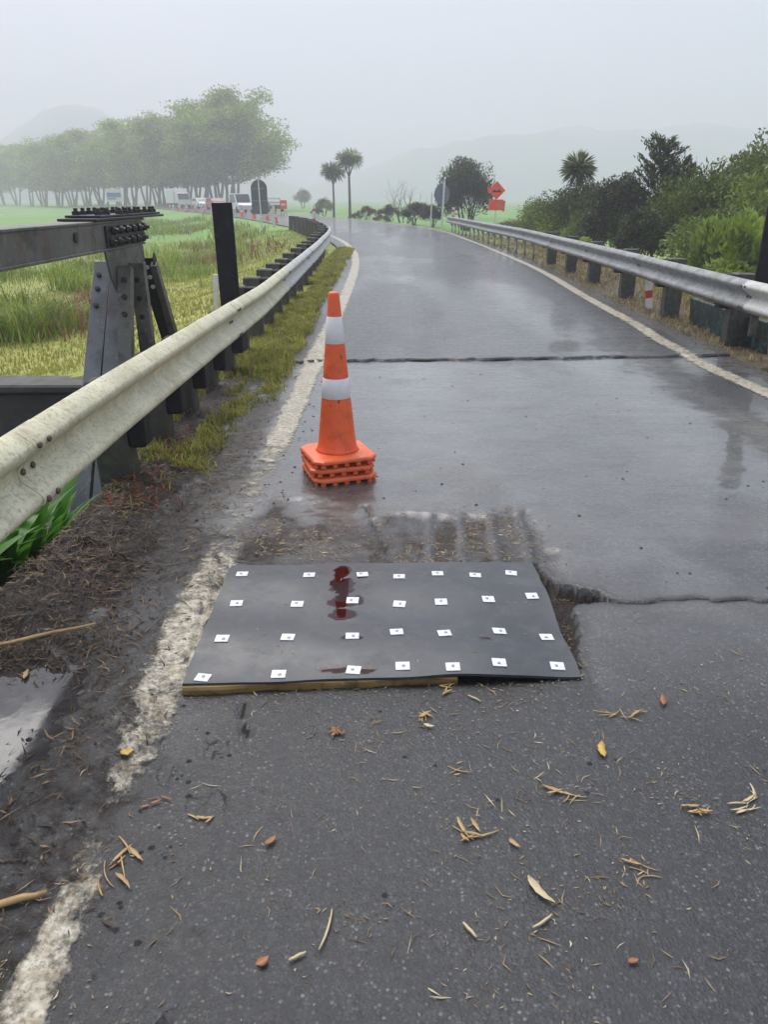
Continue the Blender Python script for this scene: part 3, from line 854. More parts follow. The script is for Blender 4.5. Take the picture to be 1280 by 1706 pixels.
edge_me = {}
def edge_post(x, y, z, h, label, lean=0.0, bands=(.62,), w=.095):
    root = empty('edge_marker_post', (x, y, z), 0, label, 'marker post', 'white edge marker posts')
    root.rotation_euler = (0, lean, 0)
    m = MB(); m.box((0, 0, h / 2 - .15), (w, .03, h + .3), ch=.006); m.build('post', M['white'], root)
    for b in bands:
        m = MB(); m.box((0, -.004, b * h), (w + .006, .03, .11), ch=.003); m.build('reflector_band', M['red'], root)
    return root
edge_post(3.93, 11.75, -.02, .66, 'white edge post with red band leaning under the right guard rail', R(-8), (.32,))
edge_post(-2.72, 32.0, -.10, 1.1, 'white edge post with red band just left of the far left guard rail', 0, (.72,), .12)
edge_post(-2.05, 9.6, -.12, .78, 'short white peg beside the black bridge marker on the left', R(3), (), .06)
edge_post(3.55, 42.4, -.05, 1.1, 'small white and red edge post at the far end of the right rail', 0, (.60, .85), .14)
edge_post(-4.0, 47.5, -.1, 1.2, 'white edge post on the bend, right of the curved rail end', 0, (.8,), .14)
edge_post(-6.2, 46.5, -.1, 1.2, 'white edge post on the bend, left of the curved rail end', 0, (), .14)

# ------------------------------------------------------------------ steel truss at the left of the bridge
TX = -1.80
TR = empty('steel_truss', (TX, 5.5, -.5), 0, 'weathered grey steel bridge truss with bolted top chord behind the left guard rail', 'truss')
T0 = Vector((TX, 5.5, -.5))
def tp(dx, y, z): return Vector((dx, y - T0.y, z - T0.z))
def tbar(name, y0, z0, y1, z1, x0, x1, h, mat):
    """flat-faced inclined channel: web facing the camera, two flanges behind"""
    m = MB()
    d = Vector((0, y1 - y0, z1 - z0)); L = d.length; ax = math.atan2(d.z, d.y)
    c = tp((x0 + x1) / 2, (y0 + y1) / 2, (z0 + z1) / 2)
    rot = (ax, 0, 0)
    up = Vector((0, -math.sin(ax), math.cos(ax)))
    m.box(c, (x1 - x0, L, .012), rot, ch=.002)                         # broad face
    s = 1
    for xx in (x0 + .006, x1 - .006):
        cc = Vector((xx, c.y, c.z)) + up * s * h / 2
        m.box(cc, (.011, L - .004, h), rot, ch=.002)
    return m.build(name, mat, TR)
# top chord (I section along the road)
m = MB(); m.box(tp(0, 2.45, 1.285), (.014, 6.75, .150), ch=.002); m.box(tp(0, 2.45, 1.362), (.20, 6.8, .016), ch=.003); m.box(tp(0, 2.45, 1.203), (.20, 6.75, .016), ch=.003)
m.box(tp(.085, 2.45, 1.283), (.012, 6.745, .146), ch=.002)
chord = m.build('top_chord', M['steel'], TR)
m = MB(); m.box(tp(0, 5.58, 1.379), (.23, 1.50, .016), ch=.003); m.box(tp(0, 5.60, 1.396), (.21, 1.34, .014), ch=.003)
cover = m.build('cover_plate', M['steel_dark'], TR)
hexm = MB().lathe([(.025, 0), (.025, .022), (.014, .023), (.013, .040), (.0, .043)], 6).mesh('bolt', M['steel_dark'])
for row in (-.075, .075):
    for k in range(11):
        y = 5.02 + k * .118 + random.uniform(-.012, .012)
        if row > 0 and k in (2,): continue
        link('bolt', hexm, cover, tp(row + random.uniform(-.01, .01), y, 1.402), (0, 0, random.uniform(0, 1)))
# side plate with bolts
m = MB(); m.box(tp(.097, 5.42, 1.278), (.012, .80, .125), ch=.002)
splice = m.build('splice_plate', M['steel_dark'], TR)
for zz in (1.312, 1.245):
    for k in range(6):
        link('bolt', hexm, splice, tp(.103, 5.08 + k * .135 + (zz > 1.28) * .05, zz), (0, R(90), random.uniform(0, 1)))
m = MB().lathe([(.028, 0), (.028, .01), (.0, .011)], 12)
link('bolt_hole', m.mesh('bolt_hole', M['steel_dark']), chord, tp(.090, 4.53, 1.295), (0, R(90), 0))
# gusset
m = MB(); m.prism([(y_ - 5.5, z_ + .5) for y_, z_ in ((4.97, 1.193), (5.76, 1.193), (5.76, 1.04), (5.45, .80), (5.25, .80), (5.02, 1.04))], .088, .100)
gus = m.build('gusset_plate', M['steel'], TR)
# near double diagonal, vertical pair, far end post
tbar('diagonal', 5.60, 1.09, 4.37, -.62, -.20, -.085, .07, M['steel_lit_blue'])
tbar('diagonal', 5.50, 1.09, 4.36, -.62, -.055, .075, .07, M['steel_lit_blue'])
tbar('hanger', 5.14, 1.10, 4.82, .25, .104, .19, .06, M['steel'])
tbar('hanger', 5.38, 1.10, 5.42, -.25, .104, .20, .06, M['steel'])
tbar('end_post', 5.80, 1.10, 6.75, -.35, .03, .15, .07, M['steel_dark'])
tbar('end_post', 5.68, 1.06, 6.55, -.35, .155, .20, .05, M['steel'])
bright_hole = MB().lathe([(.016, 0), (.016, .012), (.0, .014)], 8).mesh('bolt', M['white'])  # white discs standing in for bright open holes in the end post
dbolt = MB().lathe([(.017, 0), (.017, .014), (.0, .016)], 8).mesh('bolt', M['steel_dark'])
def on_bar(y0, z0, y1, z1, x, t, me):
    p = tp(x, y0 + (y1 - y0) * t, z0 + (z1 - z0) * t)
    d = Vector((0, y1 - y0, z1 - z0)).normalized()
    n = Vector((0, -d.z, d.y))
    if n.y > 0: n = -n
    b = link('bolt', me, gus, p + n * .005)
    b.rotation_mode = 'QUATERNION'; b.rotation_quaternion = n.to_track_quat('Z', 'Y')
for tt in (.04, .09, .14): on_bar(5.80, 1.10, 6.75, -.35, .09, tt, bright_hole)
for tt in (.05, .10, .16): on_bar(5.60, 1.09, 4.37, -.62, -.16, tt, dbolt)
for tt in (.84, .88): on_bar(5.60, 1.09, 4.37, -.62, -.16, tt, dbolt)
for tt in (.10, .22, .34): on_bar(5.14, 1.10, 4.82, .25, .15, tt, dbolt)
for tt in (.08, .17, .26): on_bar(5.38, 1.10, 5.42, -.25, .15, tt, dbolt)
# bottom chord and bracing ledges
m = MB(); m.box(tp(0, 3.2, -.50), (.20, 8.2, .18), ch=.006); m.build('bottom_chord', M['steel'], TR)
for (y, z) in ((4.85, .40), (5.55, .47)):
    m = MB(); m.box(tp(.27, y, z), (.40, .10, .010), ch=.002); m.box(tp(.27, y + .045, z - .05), (.40, .010, .10), ch=.002); m.build('bracket', M['steel'], TR)

# ------------------------------------------------------------------ traffic cones, nested stack of three
CONE = Vector((-.270, 4.285, 0)); CROT = R(19)
def octa(h, c):
    return [(-h + c, -h), (h - c, -h), (h, -h + c), (h, h - c), (h - c, h), (-h + c, h), (-h, h - c), (-h, -h + c)]
def loft(m, rings):
    n = len(rings[0][0]); b = len(m.v)
    for poly, z in rings:
        for (x, y) in poly: m.v.append((x, y, z))
    for i in range(len(rings) - 1):
        for k in range(n):
            k2 = (k + 1) % n
            m.f.append([b + i * n + k, b + i * n + k2, b + (i + 1) * n + k2, b + (i + 1) * n + k])
    m.f.append([b + k for k in range(n)][::-1]); m.f.append([b + (len(rings) - 1) * n + k for k in range(n)])
def cone_r(z): return np.interp(z, [.012, .05, .33, .88, .898], [.112, .108, .079, .029, .024])
def make_cone(z, rz, label, dx=0.0, dy=0.0, shift=0.0):
    root = empty('traffic_cone', (CONE.x + dx, CONE.y + dy, z), CROT + rz, label, 'traffic cone', 'stack of traffic cones on the road')
    root.scale = (1.05, 1.05, 1.035)
    m = MB(); h = .178
    loft(m, [(octa(h - .018, .05), .014), (octa(h - .003, .045), .018), (octa(h, .043), .024), (octa(h - .001, .043), .034), (octa(h - .007, .045), .041), (octa(h - .03, .05), .044), (octa(.125, .06), .047)])
    base = m.build('base', M['orange_base'], root)
    foot = MB().box((0, 0, 0), (.026, .018, .020), ch=.003).mesh('foot', M['orange_base'])
    for s in range(4):
        for k in range(5):
            t = -.13 + k * .065
            q = Matrix.Rotation(s * math.pi / 2, 3, 'Z') @ Vector((t, -h + .016, .006))
            link('foot', foot, base, q, (0, 0, s * math.pi / 2))
    zs = [.047, .058, .08, .15, .25, .34, .341, .454, .455, .63, .631, .776, .777, .85, .884, .894, .8975]
    rs = [.120, .112, .1055] + [float(cone_r(z_)) for z_ in zs[3:-3]] + [.0285, .026, .018]
    m = MB().lathe(list(zip(rs, zs)), 40)
    m.build('body', M['orange'], root, smooth=True)
    for (a, b) in ((.345, .452), (.635, .774)):
        m = MB(); n = 40
        prof = [(cone_r(a) + .0002, a), (cone_r(a) + .0016, a + .002), (cone_r(b) + .0016, b - .002), (cone_r(b) + .0002, b)]
        m.lathe([(float(r), z_) for r, z_ in prof], n)
        m.build('reflective_band', M['band'], root, smooth=True)
    return root
t = NT('reflective_band')
col = t.ramp(t.noise(30, 3), [(.3, (.90, .87, .88)), (.7, (.82, .79, .81))])
M['band'] = t.done(t.bsdf(col, .35, normal=t.bump(t.voro(220), .12, .001), spec=.5))
make_cone(-.003, R(0), 'bottom orange traffic cone of the stack, its base resting on the wet road', .004, .0)
make_cone(.051, R(-3), 'middle orange traffic cone of the nested stack, only its base showing', -.004, .006)
make_cone(.105, R(2), 'topmost orange traffic cone with two white bands, nested on the stack', 0, 0)

# ------------------------------------------------------------------ rubber mat, its fixing plates, the plank under it
def mat_z(x, y):
    base = .040 + .006 * np.sin(y * 14 + x * 1.2) * sstep(.0, .4, np.abs(x) * 0 + .3) + .006 * (fbm(x * 2.4, y * 3, 111) - .5)
    return base - .022 * sstep(.25, .65, x) * sstep(2.9, 2.3, y) * .8 - .012 * sstep(.3, .66, x)
mu = np.linspace(0, 1, 150); mv = np.linspace(0, 1, 100)
U, V = np.meshgrid(mu, mv)
A, B, C_, D_ = [np.array(p) for p in MAT_POLY]
wob = lambda s, k: .006 * (vnoise(s * 9, s * 0 + k, 113) - .5)
MX = (A[0] * (1 - U) + B[0] * U) * (1 - V) + (D_[0] * (1 - U) + C_[0] * U) * V + wob(V, 1) * (U - .5) * 3
MY = (A[1] * (1 - U) + B[1] * U) * (1 - V) + (D_[1] * (1 - U) + C_[1] * U) * V + wob(U, 2) * 1.5
MZ = mat_z(MX, MY)
def pool(x, y):
    s = np.zeros_like(x)
    for (px_, py_, rx2, ry2) in ((-.175, 2.92, .045, .06), (-.165, 2.80, .055, .085), (-.150, 2.67, .070, .060), (-.150, 2.57, .060, .050), (-.165, 2.205, .060, .022), (-.12, 2.40, .045, .018), (-.06, 2.20, .03, .02), (.36, 2.40, .022, .012)):
        d = ((x - px_) / rx2) ** 2 + ((y - py_) / ry2) ** 2
        s = np.maximum(s, 1.15 - d)
    return np.clip(sstep(.05, .35, s + (fbm(x * 30, y * 24, 115) - .5) * 2.2 * (s > 0) - .2 * (s <= 0)), 0, 1)
POOL = pool(MX, MY)
PB = np.clip(1.6 - np.hypot((MX + .155) / .11, (MY - 2.72) / .26), 0, 1)
MZ = MZ * (1 - PB) + .0405 * PB
MZ = MZ * (1 - POOL) + np.where(MY < 2.3, MZ, .0405) * POOL
nb = len(mv) * len(mu)
top = np.stack([MX, MY, MZ], -1).reshape(-1, 3)
bot = top - np.array([0, 0, .010])
F = grid_faces(len(mv), len(mu))
ring = list(range(len(mu))) + [j * len(mu) + len(mu) - 1 for j in range(1, len(mv))] + [(len(mv) - 1) * len(mu) + i for i in range(len(mu) - 2, -1, -1)] + [j * len(mu) for j in range(len(mv) - 2, 0, -1)]
side = np.array([(a, a + nb, b + nb, b) for a, b in zip(ring, ring[1:] + ring[:1])])
Fall = np.concatenate([F, F[:, ::-1] + nb, side])
t = NT('wet_black_rubber')
po = t.attr('pool')
col = t.ramp(t.noise(3, 5, .6), [(.3, (.022, .027, .035)), (.7, (.036, .043, .054))])
col = t.mix(t.ramp(t.noise(11, 5, .7), [(.50, 0.0), (.74, .5)]), col, (.10, .098, .094))
col = t.mix(t.ramp(t.noise(60, 5, .75), [(.60, 0.0), (.74, .5)]), col, (.13, .115, .09))
col = t.mix(po, col, (.026, .003, .003))
rg = t.mix(t.ramp(po, [(.3, 0.0), (.6, 1.0)]), t.ramp(t.noise(7, 6, .7), [(.3, .26), (.7, .58)]), (.02, .02, .02))
M['rubber'] = t.done(t.bsdf(col, rg, normal=t.bump(t.noise(130, 4, .6), t.math('MULTIPLY_ADD', po, -.16, .16), .002), spec=t.math('MULTIPLY_ADD', po, -.40, .75)))
mat_me = np_mesh('rubber_mat', np.concatenate([top, bot]), Fall, M['rubber'], True, attrs={'pool': np.concatenate([POOL.ravel(), POOL.ravel() * 0])})
try: mat_me.set_sharp_from_angle(angle=R(40))
except Exception: pass
RM = empty('rubber_mat', (0, 2.6, 0), 0, 'black rubber mat nailed flat on the road with rows of small white plates', 'mat')
sheet = link('sheet', mat_me, RM, (0, -2.6, 0))
TAGXY = [(-0.593, 2.894), (-0.312, 2.887), (-0.09, 2.894), (0.063, 2.874), (0.225, 2.907), (0.382, 2.897), (0.539, 2.937), (-0.575, 2.657), (-0.338, 2.652), (-0.123, 2.672), (0.06, 2.649), (0.223, 2.663), (0.411, 2.689), (0.59, 2.728), (-0.577, 2.382), (-0.344, 2.392), (-0.114, 2.407), (0.046, 2.434), (0.219, 2.426), (0.423, 2.461), (0.595, 2.446), (-0.597, 2.154), (-0.35, 2.175), (-0.102, 2.198), (0.063, 2.219), (0.232, 2.213), (0.392, 2.243), (0.593, 2.25)]
plate = MB().box((0, 0, .0016), (.048, .044, .0028), ch=.0006).mesh('fixing_plate', M['tag'])
nail = MB().lathe([(.0062, .0), (.0062, .0018), (.004, .0028), (0, .003)], 10).mesh('nail_head', M['nail'])
for (x, y) in TAGXY:
    y = max(y, 2.117 + (x + .657) * .063 + .032)
    z = float(mat_z(np.array(x), np.array(y))) + .0004
    z = .0409 if float(pool(np.array([x]), np.array([y]))[0]) > .3 else z
    e = .01
    sx_ = (float(mat_z(np.array(x + e), np.array(y))) - float(mat_z(np.array(x - e), np.array(y)))) / (2 * e)
    sy_ = (float(mat_z(np.array(x), np.array(y + e))) - float(mat_z(np.array(x), np.array(y - e)))) / (2 * e)
    p_ = link('fixing_plate', plate, RM, (x, y - 2.6, z), (sy_, -sx_, random.gauss(0, .09)))
    link('nail_head', nail, p_, (random.uniform(-.006, .006), random.uniform(-.006, .006), .003), (0, 0, 0))
m = MB()
n = 46
vs = []; fs = []
for i in range(n):
    s = i / (n - 1)
    x = -.655 + s * .90; y = 2.112 + (x + .657) * .063
    cut = .030 * float(vnoise(np.array(s * 6.), np.array(0.), 121)) * (.3 + s) + .006 * float(vnoise(np.array(s * 40.), np.array(2.), 122))
    for (yy, zz) in ((y + .14, .029 + 0 * s), (y - .006 + cut * .5, .029 - .0 * s), (y - .014 + cut, .020), (y - .012 + cut, -.015), (y + .14, -.015)):
        vs.append((x, yy, zz - .006 * s))
for i in range(n - 1):
    for k in range(5):
        k2 = (k + 1) % 5
        fs.append((i * 5 + k, i * 5 + k2, (i + 1) * 5 + k2, (i + 1) * 5 + k))
fs += [(0, 1, 2, 3, 4), tuple((n - 1) * 5 + k for k in (4, 3, 2, 1, 0))]
m.add(vs, fs)
tag(m.build('timber_plank', M['wood']), 'wet yellowish timber plank showing under the front edge of the mat', 'plank')

# ------------------------------------------------------------------ vegetation builders
def unit(a): return a / np.maximum(np.linalg.norm(a, axis=-1, keepdims=True), 1e-9)
def leaf_mesh(name, c, d, L, W, mat, rnd=None, fold=.0):
    """rhombic leaves: c centres n x 3, d long axes, L, W arrays"""
    n = len(c); d = unit(d)
    r = unit(rng.normal(size=(n, 3)))
    s = unit(np.cross(d, r))
    L = np.broadcast_to(L, n)[:, None]; W = np.broadcast_to(W, n)[:, None]
    nn = np.cross(s, d)
    v = np.stack([c - d * L * .5, c + s * W * .5 + nn * fold * W - d * L * .06, c + d * L * .5, c - s * W * .5 + nn * fold * W - d * L * .06], 1).reshape(-1, 3)
    f = np.arange(n * 4).reshape(-1, 4)
    if rnd is None: rnd = rng.random(n)
    return np_mesh(name, v, f, mat, fattrs={'rnd': rnd})
def blades_mesh(name, p, h, w, lean, mat, rnd=None):
    """grass: each blade two quads, bent over by lean"""
    n = len(p); a = rng.random(n) * 2 * np.pi
    d = np.stack([np.cos(a), np.sin(a), a * 0], 1); s = np.stack([-np.sin(a), np.cos(a), a * 0], 1)
    h = np.broadcast_to(h, n)[:, None]; w = np.broadcast_to(w, n)[:, None]; lean = np.broadcast_to(lean, n)[:, None]
    up = np.array([[0, 0, 1.0]])
    m1 = p + up * h * .55 + d * h * lean * .3
    t1 = p + up * h * (1 - .35 * lean) + d * h * lean
    v = np.stack([p - s * w * .5, p + s * w * .5, m1 + s * w * .42, m1 - s * w * .42, t1 + s * w * .06, t1 - s * w * .06], 1).reshape(-1, 3)
    b = np.arange(n)[:, None] * 6
    f = np.concatenate([b + np.array([[0, 1, 2, 3]]), b + np.array([[3, 2, 4, 5]])])
    if rnd is None: rnd = rng.random(n)
    return np_mesh(name, v, f, mat, fattrs={'rnd': np.concatenate([rnd, rnd])})

def branchy(m, p, d, L, r, depth, tips, spread=.5, up=.15, nchild=(2, 3), taper=.62, seg=3):
    pts = [Vector(p)]; rr = [r]; d = Vector(d).normalized()
    for i in range(seg):
        d = (d + Vector((random.gauss(0, .10), random.gauss(0, .10), random.gauss(0, .06) + up * .25))).normalized()
        pts.append(pts[-1] + d * L / seg); rr.append(r * (1 - (1 - taper) * (i + 1) / seg))
    m.tube(pts, rr, 6 if r > .03 else 4, cap=False)
    if depth == 0:
        tips.append((tuple(pts[-1]), tuple(d))); tips.append((tuple(pts[-2]), tuple(d))); return
    for k in range(random.randint(*nchild)):
        a = Vector((random.gauss(0, 1), random.gauss(0, 1), random.gauss(0, .5)))
        nd = (d + a.normalized() * spread + Vector((0, 0, up))).normalized()
        j = random.choice((seg, seg, seg - 1))
        branchy(m, pts[j], nd, L * random.uniform(.62, .85), rr[j] * .75, depth - 1, tips, spread, up, nchild, taper, seg)

def tall_tree_meshes(seed, H, lean=0.0, spreadside=0.0):
    random.seed(seed)
    m = MB(); tips = []
    ns = random.randint(2, 3)
    for s in range(ns):
        a = random.uniform(0, 6.28)
        d = Vector((math.cos(a) * .16 + lean, math.sin(a) * .16, 1)).normalized()
        p = Vector((math.cos(a) * .35, math.sin(a) * .35, -.5)); pts = [p]; rr = [.22]
        hh_ = H * random.uniform(.78, .95); k = 9
        for i in range(k):
            d = (d + Vector((random.gauss(0, .05), random.gauss(0, .05), .04))).normalized()
            pts.append(pts[-1] + d * hh_ / k); rr.append(.22 * (1 - (i + 1) / k) ** .8 + .02)
        m.tube(pts, rr, 7, cap=False)
        for j in range(3, k + 1):
            for q in range(2 if j < k else 1):
                if random.random() < .10: continue
                a2 = random.uniform(0, 6.28)
                o = Vector((math.cos(a2), math.sin(a2), random.uniform(.3, .9))).normalized()
                if spreadside and j < 6: o = Vector((spreadside, random.gauss(0, .4), .35)).normalized()
                branchy(m, pts[j], o, H * random.uniform(.10, .19) * (1.15 - .06 * abs(j - 6)) * (1.5 if (spreadside and j < 6) else 1), rr[j] * .55 + .02, 1, tips, .7, .25, (2, 3), .6)
    T = np.array([t[0] for t in tips])
    per = 95
    c = np.repeat(T, per, 0)
    off = np.clip(rng.normal(size=(len(c), 3)), -1.7, 1.7) * np.array([.95, .95, .62]) * (H / 18)
    c = c + off
    c[:, 2] -= .02 * (off[:, 0] ** 2 + off[:, 1] ** 2)
    keep = rng.random(len(c)) < .92
    c = c[keep]
    dd = rng.normal(size=(len(c), 3)) + np.array([0, 0, -.5])
    lm = leaf_mesh('crown', c, dd, rng.uniform(.30, .62, len(c)), rng.uniform(.16, .30, len(c)), M['tree_leaf'])
    return m.mesh('trunk', M['bark'], True), lm

protos = [tall_tree_meshes(s, H, 0, sp) for s, H, sp in ((3, 18, 0), (11, 17.5, 0), (23, 18.5, 0), (31, 17, 0), (47, 19, .9))]
ORD = ['first', 'second', 'third', 'fourth', 'fifth', 'sixth', 'seventh', 'eighth', 'ninth', 'tenth', 'eleventh', 'twelfth', 'thirteenth', 'fourteenth', 'fifteenth', 'sixteenth', 'seventeenth', 'eighteenth', 'nineteenth', 'twentieth', 'twenty-first', 'twenty-second']
row = [(-26.5, 147, 4, 1.08), (-30.5, 152, 2, 1.12), (-34, 154, 0, 1.06), (-38, 160, 1, 1.02), (-42.5, 163, 3, .98), (-46.5, 170, 0, .94), (-52, 173, 2, .97), (-57, 182, 1, .96), (-63, 188, 0, .98), (-69, 195, 3, .98),
       (-76, 204, 2, .97), (-83, 213, 1, .96), (-91, 224, 0, .97), (-100, 236, 3, .97), (-110, 250, 2, .98), (-121, 266, 1, .96), (-133, 284, 0, .98), (-146, 303, 2, 1.0), (-161, 325, 3, 1.0), (-178, 350, 1, 1.0), (-197, 378, 0, 1.0)]
random.seed(5)
for i, (x, y, k, s) in enumerate(row):
    z = float(ground_h(np.array(x), np.array(y)))
    lab = 'tallest airy tree with a long low branch at the right end of the roadside row' if i == 0 else 'tall airy pale green tree, %s from the right in the misty roadside row' % ORD[i]
    r_ = empty('tall_tree', (x, y, z), 0 if i == 0 else random.uniform(0, 6.28), lab, 'tree', 'row of tall trees beyond the field')
    s *= .85
    r_.scale = (s * 1.35, s * 1.35, s)
    link('trunk', protos[k][0], r_); link('crown', protos[k][1], r_)

for i in range(13):
    (x0, y0, k0, s0), (x1, y1, k1, s1) = row[i], row[i + 1]
    x, y = (x0 + x1) / 2 - 1.5, (y0 + y1) / 2 + 7
    z = float(ground_h(np.array(x), np.array(y)))
    r_ = empty('tall_tree', (x, y, z), random.uniform(0, 6.28), 'airy pale green tree in the back rank, %s from the right behind the roadside row' % ORD[i], 'tree', 'back rank of tall trees')
    s = .84 * (s0 + s1) / 2
    r_.scale = (s * 1.35, s * 1.35, s * .98)
    link('trunk', protos[(k0 + 2) % 4][0], r_); link('crown', protos[(k0 + 2) % 4][1], r_)

# shrubs and bushes
def bush_meshes(seed, rx, ry, H, n, L, W, mat, style='round', clumps=26):
    random.seed(seed); r0 = np.random.default_rng(seed)
    m = MB(); tips = []
    for k in range(5):
        a = random.uniform(0, 6.28)
        branchy(m, (math.cos(a) * .1, math.sin(a) * .1, -.15), (math.cos(a) * .5, math.sin(a) * .5, 1), H * .38, .045 * H / 3 + .01, 2, tips, .6, .2)
    u = unit(r0.normal(size=(clumps, 3))); u[:, 2] = np.abs(u[:, 2]) * 1.0 - .12
    rad = r0.uniform(.55, .95, clumps)[:, None]
    cc = u * rad * np.array([rx, ry, H * .5]) + np.array([0, 0, H * .46])
    cs = r0.uniform(.22, .40, clumps) * min(rx, H * .6)
    per = n // clumps
    c = np.repeat(cc, per, 0); s = np.repeat(cs, per)
    o = unit(r0.normal(size=(len(c), 3))) * (r0.random(len(c)) ** .42)[:, None] * s[:, None]
    if style == 'spiky': o[:, 2] *= 1.7
    c = c + o
    c[:, 2] = np.where(c[:, 2] < .02, r0.random(len(c)) * .3 * H + .02, c[:, 2])
    out = unit(c - np.array([0, 0, H * .25]))
    d = out * (1.1 if style != 'fine' else .6) + r0.normal(size=(len(c), 3)) * (.55 if style != 'fine' else .8) + np.array([0, 0, .55 if style == 'spiky' else .15])
    rn = np.clip(np.repeat(r0.random(clumps), per) * .55 + r0.random(len(c)) * .45, 0, 1)
    lm = leaf_mesh('crown', c, d, L * r0.uniform(.6, 1.4, len(c)), W * r0.uniform(.6, 1.4, len(c)), mat, rn, .15)
    return m.mesh('trunk', M['bark_dark'], True), lm
def bush(name, x, y, me, scale, rz, label, cat='bush', group=None, dz=0.0):
    z = float(ground_h(np.array(float(x)), np.array(float(y)))) + dz
    r_ = empty(name, (x, y, z), rz, label, cat, group)
    r_.scale = scale if hasattr(scale, '__len__') else (scale,) * 3
    link('trunk', me[0], r_); link('crown', me[1], r_)
    return r_
B_olive = bush_meshes(101, 1.5, 1.4, 2.7, 13000, .11, .042, M['bush_olive'], 'fine', 40)
B_olive2 = bush_meshes(102, 1.6, 1.4, 2.6, 13000, .11, .042, M['bush_olive'], 'fine', 44)
B_dark = bush_meshes(103, 1.3, 1.2, 2.7, 12000, .115, .045, M['bush_dark'], 'fine', 36)
B_light = bush_meshes(104, 1.0, .9, 1.5, 5200, .13, .070, M['bush_light'], 'round', 22)
B_light2 = bush_meshes(107, 1.1, .9, 1.3, 5200, .15, .06, M['bush_light'], 'spiky', 18)
B_spiky = bush_meshes(105, 1.65, 1.5, 3.9, 14000, .17, .05, M['bush_dark'], 'spiky', 44)
B_brown = bush_meshes(106, .8, .7, .9, 3500, .08, .03, M['bush_brown'], 'fine', 20)
G1 = 'bushes behind the right guard rail'
bush('evergreen_bush', 4.75, 48.5, B_spiky, 1.03, .4, 'dark rounded evergreen bush at the bend, beside the orange warning signs', group=G1)
bush('shrub', 2.75, 46.8, B_dark, (.55, .55, .46), 1.0, 'small dark shrub under the right sign post on the bend', 'shrub')
bush('shrub', 6.6, 42, B_olive, (.8, .8, .42), 2.0, 'low green shrub left of the bush bank, below the orange signs', 'shrub')
bush('shrub', 6.9, 33, B_olive2, (1.05, 1.05, .86), .3, 'low olive bush at the left end of the right-hand bank', 'bush', G1)
bush('shrub', 6.65, 27.5, B_olive, (1.05, 1.05, .96), 2.2, 'olive bush growing beneath the lone right-hand cabbage tree', 'bush', G1)
bush('shrub', 6.75, 23.2, B_dark, (.85, .85, .98), .5, 'dark upright bush between the cabbage tree and the tall feathery shrub', 'bush', G1)
bush('shrub', 8.3, 21.0, B_olive2, (1.15, 1.1, 1.22), 1.4, 'broad olive bush below the tall feathery shrub', 'bush', G1)
bush('shrub', 10.4, 22.5, B_olive, (1.25, 1.2, 1.42), .2, 'tall olive bush right of the feathery shrub, on the skyline', 'bush', G1)
bush('shrub', 9.0, 17.6, B_olive2, (1.2, 1.1, 1.24), 2.9, 'large olive bush at the right edge, nearest of the dark bank', 'bush', G1)
bush('shrub', 11.2, 18.4, B_dark, (1.4, 1.4, 1.42), 1.9, 'dark bush on the skyline at the far right edge', 'bush', G1)
bush('shrub', 6.9, 16.6, B_olive, (.80, .80, .70), 3.3, 'mid-height olive bush with yellow tips behind the right rail', 'bush', G1)
bush('shrub', 6.0, 18.8, B_dark, (.55, .55, .58), .9, 'small dark bush close behind the right rail', 'bush', G1)
bush('shrub', 6.3, 14.8, B_light2, (1.05, .95, 1.12), .0, 'yellow-green leafy shrub in the middle of the right verge', 'shrub', G1)
bush('shrub', 6.45, 11.9, B_light2, (1.15, 1.0, 1.15), 1.2, 'bright green leafy shrub beside the right marker board', 'shrub', G1)
bush('shrub', 5.45, 12.6, B_light, (.6, .6, .50), 2.2, 'small bright green shrub close behind the right rail posts', 'shrub', G1)
bush('shrub', 7.7, 12.9, B_light, (1.1, 1.1, 1.15), 4.2, 'bright green shrub at the far right behind the black marker', 'shrub', G1)
bush('shrub', 5.15, 21.8, B_light, (.6, .6, .42), 5.2, 'low yellow-green shrub behind the middle of the right rail', 'shrub', G1)
bush('shrub', 1.9, 50.5, B_dark, (.75, .75, .50), 4.0, 'dark shrub right of the bare tree on the bend', 'shrub')
bush('shrub', .4, 58.0, B_brown, (1.5, 1.0, 1.3), 1.0, 'wide brown shrub in front of the bare tree', 'shrub')
bush('shrub', -1.3, 64.0, B_brown, (1.6, 1.0, 1.2), 5.0, 'wide low brown shrub between the bare tree and the cabbage trees', 'shrub')
bush('shrub', 6.2, 30.0, B_light, (.8, .8, .55), 1.2, 'low yellow-green shrub in front of the cabbage tree bush', 'shrub', G1)
bush('shrub', 7.6, 25.6, B_olive2, (.9, .9, .85), 4.2, 'olive bush filling the gap right of the cabbage tree', 'bush', G1)
bush('shrub', 6.1, 24.6, B_olive, (.5, .5, .48), 3.2, 'small olive bush in front of the dark upright bush', 'bush', G1)
for i, (x, y, s, lab) in enumerate(((-.2, 66, .9, 'low brown shrub beyond the road bend, left of the bare tree'), (-2.4, 70, .8, 'low brown shrub at the foot of the cabbage trees'), (-6.0, 74, .8, 'low rusty shrub behind the curved rail end'))):
    bush('shrub', x, y, B_brown, s, i * 2.0, lab, 'shrub')

